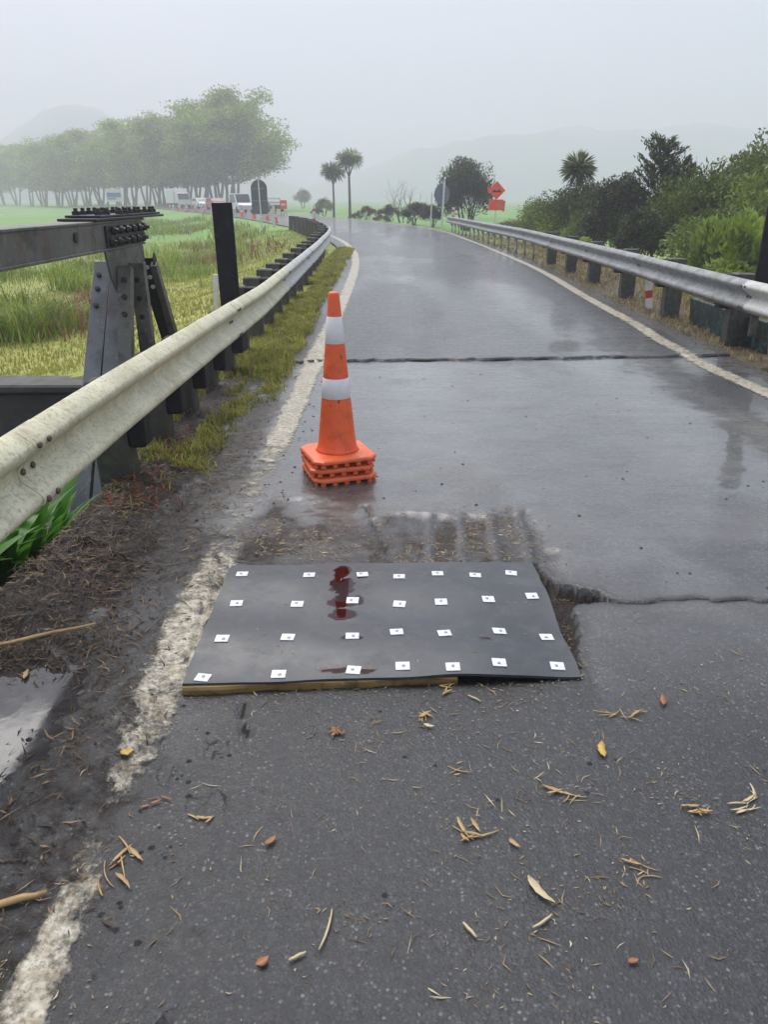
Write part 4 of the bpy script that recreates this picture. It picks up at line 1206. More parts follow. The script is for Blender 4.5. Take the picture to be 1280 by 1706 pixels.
# feathery conifer-like shrub
def feathery(seed, H, n=34):
    random.seed(seed); m = MB(); cs = []; ds = []
    m.tube([(0, 0, -.1), (.05, 0, H * .4), (.0, .03, H * .98)], [.05, .035, .008], 6)
    for i in range(n):
        z = H * (.30 + .70 * i / n); a = i * 2.4; L = H * .36 * (1.08 - .75 * i / n) * random.uniform(.7, 1.15)
        d = Vector((math.cos(a), math.sin(a), .75)).normalized()
        p = Vector((0, 0, z)); q = p + d * L
        m.tube([p, p + d * L * .5, q], [.014, .01, .004], 4)
        for k in range(110):
            t_ = random.uniform(.25, 1.08)
            cs.append(p + d * L * t_ + Vector((random.gauss(0, .05), random.gauss(0, .05), random.gauss(0, .05)))); ds.append(d + Vector((random.gauss(0, .5), random.gauss(0, .5), random.gauss(.3, .4))))
    return m.mesh('trunk', M['bark_dark'], True), leaf_mesh('crown', np.array([tuple(c) for c in cs]), np.array([tuple(c) for c in ds]), rng.uniform(.09, .18, len(cs)), rng.uniform(.025, .05, len(cs)), M['bush_dark'])
bush('feathery_shrub', 7.55, 23.0, feathery(201, 3.45, 44), 1.0, .0, 'tall dark feathery shrub rising above the right-hand bushes', 'shrub')
bush('feathery_shrub', 8.35, 23.6, feathery(202, 3.0, 34), 1.0, 1.0, 'second dark feathery shrub, just right of the tallest one', 'shrub')

# cabbage trees
def cabbage(seed, H, heads, L, nl=150):
    random.seed(seed); m = MB(); cs = []; ds = []; Ls = []
    fork = H * .62
    m.tube([(0, 0, -.4), (.03, .02, fork * .5), (.0, .04, fork)], [.10 * H / 5 + .03, .08 * H / 5 + .02, .07 * H / 5 + .015], 8)
    for k in range(heads):
        a = k * 6.28 / heads + .5
        o = Vector((math.cos(a), math.sin(a), 0)) * (H * .085 if heads > 1 else 0)
        top = Vector((o.x, o.y, H * random.uniform(.80, .88)))
        m.tube([(0, .04, fork), tuple(Vector((o.x * .6, o.y * .6 + .02, fork + (top.z - fork) * .5))), tuple(top)], [.06 * H / 5, .05 * H / 5, .035 * H / 5], 6)
        for i in range(nl):
            d = unit(rng.normal(size=3)); d[2] = d[2] * .85 + .12
            d = unit(d); l = L * rng.uniform(.75, 1.1)
            c0 = np.array(top)
            d2 = unit(d + np.array([0, 0, -.35]))
            cs += [c0 + d * l * .32, c0 + d * l * .58 + d2 * l * .22]; ds += [d, d2]; Ls += [l * .66, l * .56]
    Ls = np.array(Ls)
    return m.mesh('trunk', M['bark'], True), leaf_mesh('crown', np.array(cs), np.array(ds), Ls, Ls * .12 + .014, M['cab_leaf'])
CG = 'cabbage trees'
bush('cabbage_tree', -4.85, 80, cabbage(301, 5.2, 3, .95, 220), 1.0, 0, 'shorter cabbage tree with tufted heads, left of the pair beyond the bend', 'tree', CG)
bush('cabbage_tree', -3.25, 79, cabbage(302, 6.4, 3, .95, 220), 1.0, 1, 'taller cabbage tree with tufted heads, right of the pair beyond the bend', 'tree', CG)
bush('cabbage_tree', 6.35, 27.6, cabbage(303, 3.40, 1, .60, 420), 1.0, 0, 'single cabbage tree with spiky head above the right-hand bushes', 'tree', CG)
# bare tree and faint far ones
def bare(seed, H):
    random.seed(seed); m = MB(); tips = []
    for k in range(5):
        a = k * 1.3 + .3
        branchy(m, (math.cos(a) * .1, math.sin(a) * .1, -.2), (math.cos(a) * .55, math.sin(a) * .55, 1), H * .30, .06, 4, tips, .60, .12, (2, 3), .58)
    return m
bt = empty('bare_tree', (1.5, 63, float(ground_h(np.array(1.5), np.array(63.)))), 0, 'leafless spreading tree beyond the bend in the middle', 'tree')
bare(401, 4.3).build('trunk', M['bark'], bt, True)
for (x, y, s, lab) in ((-7.2, 100, .75, 'faint small misty tree left of the cabbage trees'), (9.5, 120, 1.0, 'faint misty tree far behind the bare tree'), (-18, 185, 1.4, 'faint misty bush far behind the road signs')):
    bush('misty_tree', x, y, B_olive, (s, s, s * 1.1), x, lab, 'tree')

# broad-leaved plants below the deck edge
def broad_leaf(L, W, bend, nseg=7):
    vs = []; fs = []
    for i in range(nseg + 1):
        t_ = i / nseg
        w = W * (math.sin(math.pi * min(t_ * 1.04 + .03, 1)) ** .75) * (1 - .25 * t_)
        z = L * t_ * (1 - .35 * bend * t_); x = L * bend * t_ * t_ * .95
        for k in (-1, 0, 1): vs.append((x + (-.10 * w if k == 0 else 0), k * w * .5, z))
    for i in range(nseg):
        for k in range(2): fs.append((i * 3 + k, i * 3 + k + 1, i * 3 + k + 4, i * 3 + k + 3))
    return np.array(vs), np.array(fs)
LM = []
for k, (L, W, b) in enumerate(((.62, .10, .55), (.55, .12, .8), (.70, .09, .35), (.48, .125, 1.05), (.66, .085, .7), (.58, .11, .45))):
    v_, f_ = broad_leaf(L, W, b)
    LM.append(np_mesh('leaf', v_, f_, M['broad_leaf'], True, fattrs={'rnd': np.full(len(f_), .15 + .14 * k)}))
random.seed(9)
for i, (x, y, z, lab) in enumerate(((-1.98, 3.10, -.14, 'bright green strappy plant nearest the camera, below the left deck edge'), (-1.92, 3.45, -.26, 'bright green strappy plant beside the foot of the truss leg'), (-2.15, 3.15, -.26, 'bright green strappy plant at the left edge, under the guard rail'),
        (-2.2, 3.8, -.26, 'bright green strappy plant hugging the truss leg on its left'), (-2.5, 3.55, -.22, 'bright green strappy plant behind the others at the left edge'), (-1.90, 2.72, -.16, 'bright green strappy plant at the lower left, overhung by debris'), (-2.35, 4.1, -.28, 'bright green strappy plant farthest back, left of the truss leg'), (-1.82, 3.30, -.22, 'bright green strappy plant right at the deck edge, under the rail'), (-1.95, 3.2, -.26, 'bright green strappy plant in the middle of the left clump'), (-1.78, 3.62, -.30, 'bright green strappy plant in front of the truss foot'), (-2.04, 2.84, -.12, 'bright green strappy plant low at the left edge of the picture'), (-1.86, 2.98, -.16, 'bright green strappy plant closest to the gutter debris'), (-2.3, 3.45, -.22, 'bright green strappy plant just behind the rail at the left edge'))):
    pl = empty('strappy_plant', (x, y, z), 0, lab, 'plant', 'green strappy plants beside the bridge')
    for k in range(38):
        a = random.uniform(0, 6.28); rr = random.uniform(.02, .17)
        lf = link('leaf', random.choice(LM), pl, (math.cos(a) * rr, math.sin(a) * rr, random.uniform(-.05, .05)))
        lf.rotation_euler = (random.gauss(0, .12), random.uniform(-.1, .22), a + random.gauss(0, .5))
        s = random.uniform(.65, .95); lf.scale = (s, s, s)
# a low bank for them to grow on
v = []
bx = np.linspace(-6.5, -1.5, 40); by = np.linspace(-1, 7.3, 50)
BX, BY = np.meshgrid(bx, by)
BZ = -.40 - .55 * sstep(-2.6, -5, BX) + .2 * (fbm(BX * 2, BY * 2, 131) - .5)
M['bank'] = simple('damp_bank_soil', (.03, .045, .014), (.018, .016, .010), 5, .7, .1, 0, .6, 25, .02)
tag(link('stream_bank', np_mesh('stream_bank', np.stack([BX, BY, BZ], -1).reshape(-1, 3), grid_faces(50, 40), M['bank'], True)), kind='structure')

# ------------------------------------------------------------------ grass (uncountable)
def scatter(n, x0, x1, y0, y1, dens):
    x = rng.uniform(x0, x1, n); y = rng.uniform(y0, y1, n)
    k = rng.random(n) < dens(x, y)
    return x[k], y[k]
def ptsz(x, y): return np.stack([x, y, ground_h(x, y)], 1)
lxf = lambda y: np.interp(y, LY, LS[:, 0])
# tall rough grass on the left
x, y = scatter(90000, -15, -2.6, 8, 34, lambda x, y: sstep(.40, .60, fbm(x * .55, y * .4, 141)) * sstep(3.9, 5.6, lxf(y) - x + .06 * (y - 8) + 1.2 * (fbm(x * .7, y * .5, 149) - .5)) * (.35 + .65 * (y < 20)))
hgt_ = .10 + .75 * sstep(.3, .75, fbm(x * .9, y * .9, 142)) + rng.normal(0, .07, len(x))
tag(link('tall_grass', blades_mesh('tall_grass', ptsz(x, y), np.clip(hgt_, .10, .9), rng.uniform(.010, .026, len(x)), rng.uniform(.3, 1.1, len(x)), M['grass_tall'])), 'tall rough grass on the left beyond the guard rail', 'grass', kind='stuff')
x, y = scatter(80000, -12, -1.45, 7.7, 42, lambda x, y: .95 * sstep(.25, .6, lxf(y) - x) * sstep(9, 5, lxf(y) - x) * sstep(60, 8, y))
tag(link('mown_grass', blades_mesh('mown_grass', ptsz(x, y), rng.uniform(.03, .10, len(x)), rng.uniform(.006, .016, len(x)) * (1 + y * .03), rng.uniform(.2, .8, len(x)), M['grass_mown'])), 'short yellow-green mown grass between the rail and the rough growth', 'grass', kind='stuff')
x, y = scatter(16000, -12, -3.0, 8, 32, lambda x, y: sstep(.57, .62, fbm(x * .42 + 9, y * .25, 144)) * sstep(3.2, 4.5, lxf(y) - x))
tag(link('rusty_weeds', blades_mesh('rusty_weeds', ptsz(x, y), rng.uniform(.15, .55, len(x)), rng.uniform(.014, .032, len(x)), rng.uniform(.3, 1.0, len(x)), M['weed_rust'])), 'rust-brown dead weeds among the left grass', 'weeds', kind='stuff')
x, y = scatter(26000, -24, -2.5, 30, 80, lambda x, y: sstep(.46, .58, fbm(x * .3, y * .18, 147)) * sstep(1.5, 3.0, lxf(y) - x) * sstep(14, 6, lxf(y) - x))
tag(link('rough_grass', blades_mesh('rough_grass', ptsz(x, y), rng.uniform(.15, .6, len(x)), rng.uniform(.03, .06, len(x)), rng.uniform(.3, 1.0, len(x)), M['grass_tall'])), 'rough grass along the left of the bend', 'grass', kind='stuff')
x, y = scatter(9000, -26, -2.5, 26, 80, lambda x, y: sstep(.55, .62, fbm(x * .35 + 4, y * .15, 148)) * sstep(1.2, 2.0, lxf(y) - x) * sstep(7, 4, lxf(y) - x))
tag(link('rusty_weeds', blades_mesh('rusty_weeds', ptsz(x, y), rng.uniform(.15, .5, len(x)), rng.uniform(.03, .06, len(x)), rng.uniform(.3, 1.0, len(x)), M['weed_rust'])), 'rust-brown weeds lining the left side of the bend', 'weeds', kind='stuff')
# verge clumps by the left rail
def vergez(x, y):
    return np.maximum(road_h(x, y), -.02) 
x, y = scatter(90000, -1.5, -.80, 3.4, 26, lambda x, y: sstep(.44, .56, fbm(x * 4.5, y * 2.4, 151) + .075 * sstep(5.5, 9, y) - .02 + .09 * np.exp(-((x + 1.20) / .10) ** 2)) * sstep(-.82, -1.0, x - .0 + .05 * sstep(9, 12, y) * 1.2 + .16 * (y < 6)) * sstep(3.4, 4.0, y))
z = np.where(x > lxf(y), vergez(x, y), -.02)
tag(link('verge_grass', blades_mesh('verge_grass', np.stack([x, y, z - .005], 1), rng.uniform(.02, .085, len(x)) * (1 + .5 * (y > 7)), rng.uniform(.003, .008, len(x)) * (1 + .04 * y), rng.uniform(.3, 1.1, len(x)), M['grass_verge'])), 'yellow-green weeds along the foot of the left guard rail', 'grass', kind='stuff')
x, y = scatter(900, -1.42, -1.05, 3.6, 7.6, lambda x, y: sstep(.60, .66, fbm(x * 5 + 3, y * 2.5, 153)))
tag(link('red_weeds', blades_mesh('red_weeds', np.stack([x, y, vergez(x, y) - .004], 1), rng.uniform(.015, .06, len(x)), rng.uniform(.004, .010, len(x)), rng.uniform(.3, 1.0, len(x)), M['weed_red'])), 'small red weeds in the left gutter', 'weeds', kind='stuff')
# right verge
rxf = lambda y: np.interp(y, RY, RS[:, 0])
x, y = scatter(70000, 3.2, 7.5, 7.75, 40, lambda x, y: (.25 + .75 * sstep(.35, .55, fbm(x * 1.6, y * 1.1, 161))) * sstep(-.22, .05, x - rxf(y) + .12 * (fbm(x * 4, y * 4, 162) - .5)) * sstep(45, 8, y))
z = np.where(x < rxf(y), np.maximum(road_h(x, y), -.01), ground_h(x, y))
tag(link('verge_grass', blades_mesh('verge_grass', np.stack([x, y, z], 1), rng.uniform(.02, .09, len(x)) * (1 + .8 * (x - rxf(y) > .8)), rng.uniform(.004, .010, len(x)) * (1 + .05 * y), rng.uniform(.3, 1.1, len(x)), M['grass_straw'])), 'straw-coloured grass strip under the right guard rail', 'grass', kind='stuff')
x, y = scatter(22000, 3.6, 8.5, 7.8, 30, lambda x, y: sstep(.48, .60, fbm(x * 1.2 + 5, y * .9, 164)) * sstep(.7, 1.5, x - rxf(y)))
tag(link('green_grass', blades_mesh('green_grass', ptsz(x, y), rng.uniform(.06, .28, len(x)), rng.uniform(.006, .016, len(x)), rng.uniform(.3, .9, len(x)), M['grass_verge'])), 'green grass tufts behind the right guard rail', 'grass', kind='stuff')
# soil of the verges
M['soil'] = simple('verge_soil', (.075, .060, .036), (.035, .030, .018), 6, .65, .15, 0, .7, 40, .012)

# ------------------------------------------------------------------ signs
def sign_post(name, loc, label, cat='sign', rz=0.0, group=None):
    return empty(name, loc, rz, label, cat, group)
# orange road works signs behind the right rail
s_ = sign_post('warning_sign', (5.12, 38.0, -.35), 'orange diamond road sign with black hump symbol above an orange plate', 'sign')
m = MB(); m.box((0, .04, 1.2), (.06, .06, 2.6), ch=.008); m.build('post', M['white'], s_)
m = MB(); m.box((0, 0, 2.16), (.56, .02, .56), (0, R(45), 0), ch=.004); dia = m.build('diamond_panel', M['orange_sign'], s_)
m = MB()
hump = [(-.22, -.055), (.22, -.055), (.22, -.02), (.17, -.01), (.13, .05), (.085, .06), (.045, .01), (0, -.005), (-.045, .01), (-.085, .06), (-.13, .05), (-.17, -.01), (-.22, -.02)]
m.prism([(x, z + 2.14) for x, z in hump], -.016, -.0115, 'y'); m.build('hump_symbol', M['sign_black'], dia)
m = MB(); m.box((0, 0, 1.55), (.66, .02, .46), ch=.004); pl = m.build('plate', M['orange_sign'], s_)
m = MB(); m.box((.21, -.013, 1.55), (.16, .006, .34)); m.build('printed_patch', simple('pale_print', (.62, .30, .22), (.45, .16, .10), 14, .4), pl)
for sx2, zz in ((-.36, 2.2), (.36, 1.5)):
    m = MB(); m.box((sx2, .0, zz), (.10, .012, .26 if sx2 < 0 else .46), (0, R(-8 if sx2 < 0 else 4), 0), ch=.002); m.build('flag', M['orange_sign'], s_)
# back of a tall round-topped sign on the left
s_ = sign_post('round_topped_sign', (-6.55, 43.8, -.40), 'grey back of a tall round-topped road sign on a white post', 'sign', R(4))
m = MB(); out = [(-.42, 1.10), (.42, 1.10)] + [(.42 * math.cos(a), 2.36 + .42 * math.sin(a)) for a in np.linspace(0, math.pi, 15)]
m.prism(out, .03, .055, 'y'); m.build('panel', M['sign_back'], s_)
m = MB(); m.box((.03, 0, 1.30), (.07, .05, 2.9), (0, R(-1.5), 0), ch=.008); m.build('post', M['white'], s_)
m = MB(); m.box((0, .018, 1.75), (.78, .02, .04)); m.box((0, .018, 2.35), (.74, .02, .04)); m.build('bracket', M['galv'], s_)
# back of round sign on the right of the bend
s_ = sign_post('round_sign', (3.05, 43.0, -.12), 'dim blue-grey back of a round road sign on a leaning white post', 'sign', 0)
m = MB(); m.box((0, 0, 1.18), (.10, .06, 2.5), (0, R(2.2), 0), ch=.01); m.build('post', M['white'], s_)
m = MB(); m.prism([(-.06 + .40 * math.cos(a), 1.78 + .50 * math.sin(a)) for a in np.linspace(0, 2 * math.pi, 28, endpoint=False)], .05, .075, 'y'); m.build('panel', simple('blue_grey_sign_back', (.16, .20, .26), (.12, .15, .20), 3, .45), s_)
s_ = sign_post('marker_stake', (2.62, 46.0, -.12), 'thin pale stake left of the round sign on the bend', 'post')
MB().box((0, 0, .9), (.07, .05, 2.0), (0, R(1), 0), ch=.008).build('stake', M['white'], s_)
# blue and white billboard by the trees
s_ = sign_post('billboard', (-46.6, 144, -.6), 'small blue and white billboard standing in front of the tree row', 'billboard')
m = MB(); m.box((0, 0, 2.5), (2.75, .08, 2.1), ch=.02); bp = m.build('panel', M['white'], s_)
m = MB(); m.box((0, -.05, 2.55), (2.4, .02, .75)); m.box((-.4, -.05, 1.95), (1.5, .02, .22)); m.build('blue_print', M['sign_blue'], bp)
for sx2 in (-1.1, 1.1):
    MB().box((sx2, .09, .8), (.12, .10, 2.6)).build('leg', M['post'], s_)
# temporary sign on the bend
s_ = sign_post('temporary_sign', (-8.9, 73.5, -.1), 'small orange temporary sign on a frame stand at the bend', 'sign')
MB().box((0, 0, 1.05), (.62, .04, .72), (0, 0, 0), ch=.01).build('panel', M['orange_sign'], s_)
MB().box((0, -.025, 1.05), (.40, .012, .20)).build('printed_patch', M['white'], s_)
MB().tube([(-.3, .1, 0), (-.12, 0, .8)], .02, 5).tube([(.3, .1, 0), (.12, 0, .8)], .02, 5).tube([(0, .35, 0), (0, 0, .9)], .02, 5).build('stand', M['steel_dark'], s_)

# ------------------------------------------------------------------ queue of vehicles far along the road
def car(name, loc, rz, label, paint, kind='car'):
    r_ = empty(name, loc, rz, label, 'truck' if kind == 'truck' else ('van' if kind == 'van' else 'car'), 'vehicles queued beyond the bend')
    m = MB()
    if kind == 'truck':
        m.box((0, -1.0, 1.75), (2.2, 4.0, 2.1), ch=.06); m.build('box_body', paint, r_)
        m = MB(); m.prism([(1.05, .55), (2.75, .55), (2.75, 1.25), (2.35, 2.15), (1.05, 2.25)], -.95, .95); m.build('cab', paint, r_)
        MB().prism([(2.77, 1.30), (2.38, 2.08), (2.40, 2.10), (2.80, 1.30)], -.85, .85).build('windscreen', M['glass'], r_)
        MB().box((0, -.2, .6), (1.9, 5.2, .25), ch=.03).build('chassis', M['tyre'], r_)
        ws = ((-.9, 1.9), (.9, 1.9), (-.9, -1.8), (.9, -1.8)); wr = .42
    else:
        H = 1.95 if kind == 'van' else 1.5
        m.prism([(-2.2, .32), (2.2, .32), (2.25, .75), (1.9, .95), (1.1, 1.02), (.45, H), (-1.7 if kind != 'van' else -2.1, H), (-2.2, 1.0)], -.86, .86); m.build('body', paint, r_)
        MB().prism([(1.12, 1.06), (.52, H - .10), (.56, H - .08), (1.18, 1.05)], -.74, .74).build('windscreen', M['glass'], r_)
        for sx2 in (-.868, .868):
            MB().prism([(.85, 1.05), (.42, H - .12), (-1.6, H - .12), (-1.75, 1.05)], sx2 - .006, sx2 + .006).build('side_window', M['glass'], r_)
            MB().box((sx2 * .78, 2.22, .72), (.34, .05, .16), ch=.01).build('headlight', M['white'], r_)
        ws = ((-.8, 1.35), (.8, 1.35), (-.8, -1.35), (.8, -1.35)); wr = .33
    for (wx, wy) in ws:
        m = MB(); mt = Matrix.Translation((wx, wy, wr)) @ Matrix.Rotation(R(90), 4, 'Y')
        m.lathe([(wr * .6, -.11), (wr, -.10), (wr, .10), (wr * .6, .11)], 14, mt); m.build('wheel', M['tyre'], r_)
    return r_
car('box_truck', (-31.5, 128, 0), R(-150), 'white box truck in the far queue of vehicles', M['car_white'], 'truck')
car('car', (-26.6, 121, 0), R(-152), 'white car just behind the box truck in the far queue', M['car_white'])
car('car', (-22.8, 113, 0), R(-152), 'small red car in the far queue, left of the white van', M['car_red'])
car('van', (-15.8, 92, 0), R(-156), 'white van nearest in the far queue, beside the round-topped sign', M['car_white'], 'van')
car('car', (-13.1, 97, 0), R(-156), 'dark blue car at the right end of the far queue', M['car_blue'])
small_body = MB().lathe([(.15, .04), (.03, .88), (.0, .90)], 12).mesh('body', M['orange'])
small_base = MB().box((0, 0, .022), (.36, .36, .044), ch=.008).mesh('base', M['orange'])
small_band = MB().lathe([(.112, .34), (.087, .52), (.0, .53)], 12).mesh('reflective_band', M['white'])
for i, y in enumerate((54, 60, 66, 72, 77, 82, 87, 92, 98, 104, 111, 119)):
    x = float(np.interp(y, LY, LS[:, 0])) + (.9 if i != 0 else .5)
    r_ = empty('small_cone', (x, y, .0), i * .7, 'tiny far orange traffic cone on the bend, %s in line from the rail end' % ORD[i], 'traffic cone', 'far cones along the bend')
    for me in (small_body, small_base, small_band): link(me.name, me, r_)

# ------------------------------------------------------------------ litter on the road
def rz_at(x, y): return float(road_h(x, y)[0])
def straw_piece(L, r, bend=.2, flat=.5):
    m = MB(); k = 6; pts = []
    for i in range(k + 1):
        t_ = i / k - .5
        pts.append((t_ * L, bend * L * (t_ * t_ - .1), r * .8 + .25 * r * math.sin(i * 2.1)))
    m.tube(pts, [r * (.5 + .5 * math.sin(math.pi * min(max(i / k, .08), .95))) for i in range(k + 1)], 5)
    m.v = [(x, y, z * flat + .001) for x, y, z in m.v]
    return m
def leaf_piece(L, W, curl=.2):
    m = MB(); vs = []; fs = []; k = 8; jag = [[random.uniform(.62, 1.12) for _ in range(3)] for _ in range(k + 1)]; kink = random.uniform(-.35, .35)
    for layer in (0, 1):
        for i in range(k + 1):
            t_ = i / k; w = W * math.sin(math.pi * min(t_ * .94 + .03, 1)) ** .8 * (1.15 - .45 * t_)
            for q in (-1, 0, 1):
                vs.append(((t_ - .5) * L, q * w * .5 * jag[i][q + 1] + kink * L * (t_ - .5) ** 2, .003 + curl * W * (abs(q) * .7 + (t_ - .5) ** 2 * 1.2) - layer * .0012))
    n = (k + 1) * 3
    for i in range(k):
        for q in range(2):
            a = i * 3 + q
            fs.append((a, a + 1, a + 4, a + 3)); fs.append((n + a + 3, n + a + 4, n + a + 1, n + a))
        for q in (0, 2):
            a = i * 3 + q; fs.append((a, a + 3, n + a + 3, n + a) if q == 0 else (a + 3, a, n + a, n + a + 3))
    m.add(vs, fs); return m
def tuft_piece(n, L, r, sp=.42):
    m = MB()
    for i in range(n):
        l = L * random.uniform(.3, 1.05); a = random.gauss(0, sp) + (1.3 if random.random() < .2 else 0)
        b = straw_piece(l, r * random.uniform(.6, 1.2), random.uniform(-.5, .5)) if random.random() < .5 else leaf_piece(l * .8, r * random.uniform(2.2, 5), random.uniform(.1, .5))
        mt = Matrix.Translation((random.gauss(0, L * .32), random.gauss(0, L * .20), i * r * .12)) @ Matrix.Rotation(a, 4, 'Z')
        m.add(b.v, b.f, mt)
    return m
random.seed(21)
LIT = [
 ('yellow_leaf', .637, 1.833, 'L', .070, .030, 80, 'leaf_yellow', 'bright yellow leaf right of centre, on the road before the mat', 'leaf'),
 ('yellow_leaf', -.741, 1.804, 'L', .036, .034, 20, 'leaf_yellow', 'small bright yellow leaf left on the muddy edge line', 'leaf'),
 ('dry_leaf', .360, 1.332, 'L', .090, .024, -58, 'straw_pale', 'large pale tan leaf in the foreground, right of centre', 'leaf'),
 ('straw_stalk', -.126, 1.233, 'S', .105, .0032, 78, 'straw_pale', 'long thin pale straw lying upright in the central foreground', 'straw'),
 ('straw_tuft', .237, 1.515, 'T', .085, .0042, -52, 'straw', 'thick golden straw bundle in the middle of the foreground', 'straw'),
 ('straw_tuft', .221, 1.753, 'T', .075, .0030, 30, 'straw', 'splayed straw tuft midway between the mat and the golden bundle', 'straw'),
 ('forked_twig', .480, 1.654, 'T', .115, .0034, -25, 'straw', 'forked straw twig right of centre before the mat', 'twig'),
 ('folded_straw', .834, 1.587, 'T', .060, .0040, -30, 'straw', 'folded golden straw near the right edge of the foreground', 'straw'),
 ('rusty_leaf', -.150, 1.906, 'T', .055, .0042, 70, 'leaf_brown', 'rusty splayed leaf below the left half of the mat', 'leaf'),
 ('straw_tuft', .616, 1.407, 'T', .085, .0026, -40, 'straw', 'tangled thin straw tuft in the right foreground', 'straw'),
 ('stick', -.853, 1.304, 'S', .15, .010, 18, 'straw', 'thick tan stick crossing the left edge of the foreground', 'stick'),
 ('stick', -1.243, 2.372, 'S', .42, .008, 27, 'straw', 'long tan stick lying on the gutter debris', 'stick'),
 ('dry_leaf', -1.212, 2.215, 'L', .058, .020, 100, 'straw', 'tan leaf at the edge of the gutter puddle', 'leaf'),
 ('straw_stalk', .189, 1.231, 'S', .045, .0042, -55, 'straw_pale', 'short pale straw in the lower middle foreground', 'straw'),
 ('orange_leaf', .527, 1.156, 'L', .024, .016, 10, 'leaf_brown', 'tiny rust-orange leaf near the bottom, right of centre', 'leaf'),
 ('orange_leaf', -.256, 1.156, 'L', .030, .024, 40, 'leaf_brown', 'tiny rust-orange leaf near the bottom, left of centre', 'leaf'),
 ('wood_chip', .137, 1.940, 'L', .034, .016, -20, 'straw_pale', 'pale cream chip below the middle of the mat', 'chip'),
 ('straw_tuft', .131, 1.994, 'T', .075, .0030, 60, 'straw', 'crossed straws just above the pale cream chip', 'straw'),
 ('straw_stalk', .354, 1.252, 'S', .060, .0036, 35, 'straw_pale', 'thin straw lying just below the large tan leaf', 'straw'),
 ('wood_chip', .325, 1.475, 'L', .034, .015, -50, 'straw', 'brown chip right of the golden straw bundle', 'chip'),
 ('straw_tuft', .985, 1.620, 'T', .090, .0034, 20, 'straw_pale', 'pale forked straw at the right edge of the foreground', 'straw'),
 ('straw_stalk', .292, 2.083, 'S', .050, .0030, -40, 'straw_pale', 'short straw lying below the right half of the mat', 'straw'),
 ('straw_tuft', .748, 1.994, 'T', .10, .0030, 5, 'straw', 'band of straw swept together below the right corner of the mat', 'straw'),
 ('rusty_leaf', .896, 2.071, 'L', .065, .022, 75, 'leaf_brown', 'curved rusty leaf right of the swept straw band', 'leaf'),
 ('straw_tuft', .21, 2.14, 'T', .065, .0034, 15, 'straw', 'straw tuft touching the front edge of the mat', 'straw'),
 ('straw_tuft', -.642, 1.419, 'T', .095, .0045, -70, 'straw', 'brown twiggy tuft beside the cracked edge line', 'twig'),
 ('straw_tuft', -.607, 1.642, 'T', .060, .0036, 10, 'leaf_brown', 'rusty tuft left of centre beside the muddy line', 'straw'),
 ('straw_tuft', -.468, 1.56, 'T', .050, .0034, -20, 'straw', 'small golden tuft left of centre in the foreground', 'straw'),
 ('rusty_leaf', -.283, 1.485, 'L', .036, .018, 50, 'leaf_brown', 'small rusty leaf fragment left of centre', 'leaf'),
 ('straw_stalk', -.184, 1.168, 'S', .040, .0040, 30, 'straw_pale', 'short pale straw at the bottom, just left of centre', 'straw'),
]
for (nm, x, y, k, L, W, rot, mt, lab, cat) in LIT:
    if k == 'L': m = leaf_piece(L, W, random.uniform(.1, .3))
    elif k == 'S': m = straw_piece(L, W, random.uniform(-.2, .2), .9)
    else: m = tuft_piece(random.randint(4, 9), L * random.uniform(.8, 1.1), W * .62)
    o = m.build(nm, M[mt], None, True, (x, y, rz_at(x, y) + (.004 if k != 'T' else .002) + (.03 if lab.startswith('long tan stick') else 0)), (0, 0, R(rot)))
    tag(o, lab, cat, 'plant litter on the road')

def strips(name, x, y, z, L, W, mat, zt=.003, tilt=.25, rnd=None):
    n = len(x); a = rng.random(n) * 2 * np.pi
    d = np.stack([np.cos(a), np.sin(a), rng.normal(0, tilt, n)], 1); d = unit(d)
    s = np.stack([-np.sin(a), np.cos(a), a * 0], 1)
    c = np.stack([x, y, z + zt], 1); L = L[:, None]; W = W[:, None]
    bend = s * rng.normal(0, .12, (n, 1)) * L
    up = np.array([[0, 0, 1.0]])
    v = np.stack([c - d * L * .5, c + s * W * .5 + bend, c + d * L * .5, c - s * W * .5 + bend, c + bend + up * W * .5], 1).reshape(-1, 3)
    b = np.arange(n)[:, None] * 5
    f = np.concatenate([b + np.array([[0, 1, 4]]), b + np.array([[1, 2, 4]]), b + np.array([[2, 3, 4]]), b + np.array([[3, 0, 4]])])
    return np_mesh(name, v, f, mat, fattrs={'rnd': np.tile(rng.random(n) if rnd is None else rnd, 4)})
M['litter'] = leafmat('litter', (.16, .10, .05), (.38, .28, .14), (.60, .52, .36), .1, .5, 9)
M['debris'] = leafmat('debris', (.026, .016, .009), (.095, .058, .031), (.30, .20, .11), .1, .5, 9)
x, y = scatter(16000, -.9, 1.6, .95, 2.4, lambda x, y: (.05 + .5 * sstep(.50, .64, fbm(x * 3.2, y * 4, 171))) * (.35 + 1.1 * np.exp(-(((x - .45) / .40) ** 2 + ((y - 1.75) / .40) ** 2))))
k = poly_sdf(x, y, MAT_POLY) > .0
x, y = x[k], y[k]
L_ = rng.uniform(.004, .024, len(x)) * rng.uniform(.5, 1.2, len(x)) * np.where(rng.random(len(x)) < .08, 2.6, 1)
x2, y2 = scatter(1100, -.7, 1.5, .98, 2.4, lambda x, y: (.08 + .8 * sstep(.50, .62, fbm(x * 3.6 + 7, y * 4, 172))) * (.3 + np.exp(-(((x - .45) / .42) ** 2 + ((y - 1.75) / .42) ** 2))))
k2 = poly_sdf(x2, y2, MAT_POLY) > .03
x = np.concatenate([x, x2[k2]]); y = np.concatenate([y, y2[k2]]); L_ = np.concatenate([L_, rng.uniform(.025, .070, k2.sum())])
tag(link('straw_litter', strips('straw_litter', x, y, road_h(x, y), L_, rng.uniform(.0018, .0048, len(x)), M['litter'])), 'fine scattered straw and chaff on the foreground road', 'litter', kind='stuff')
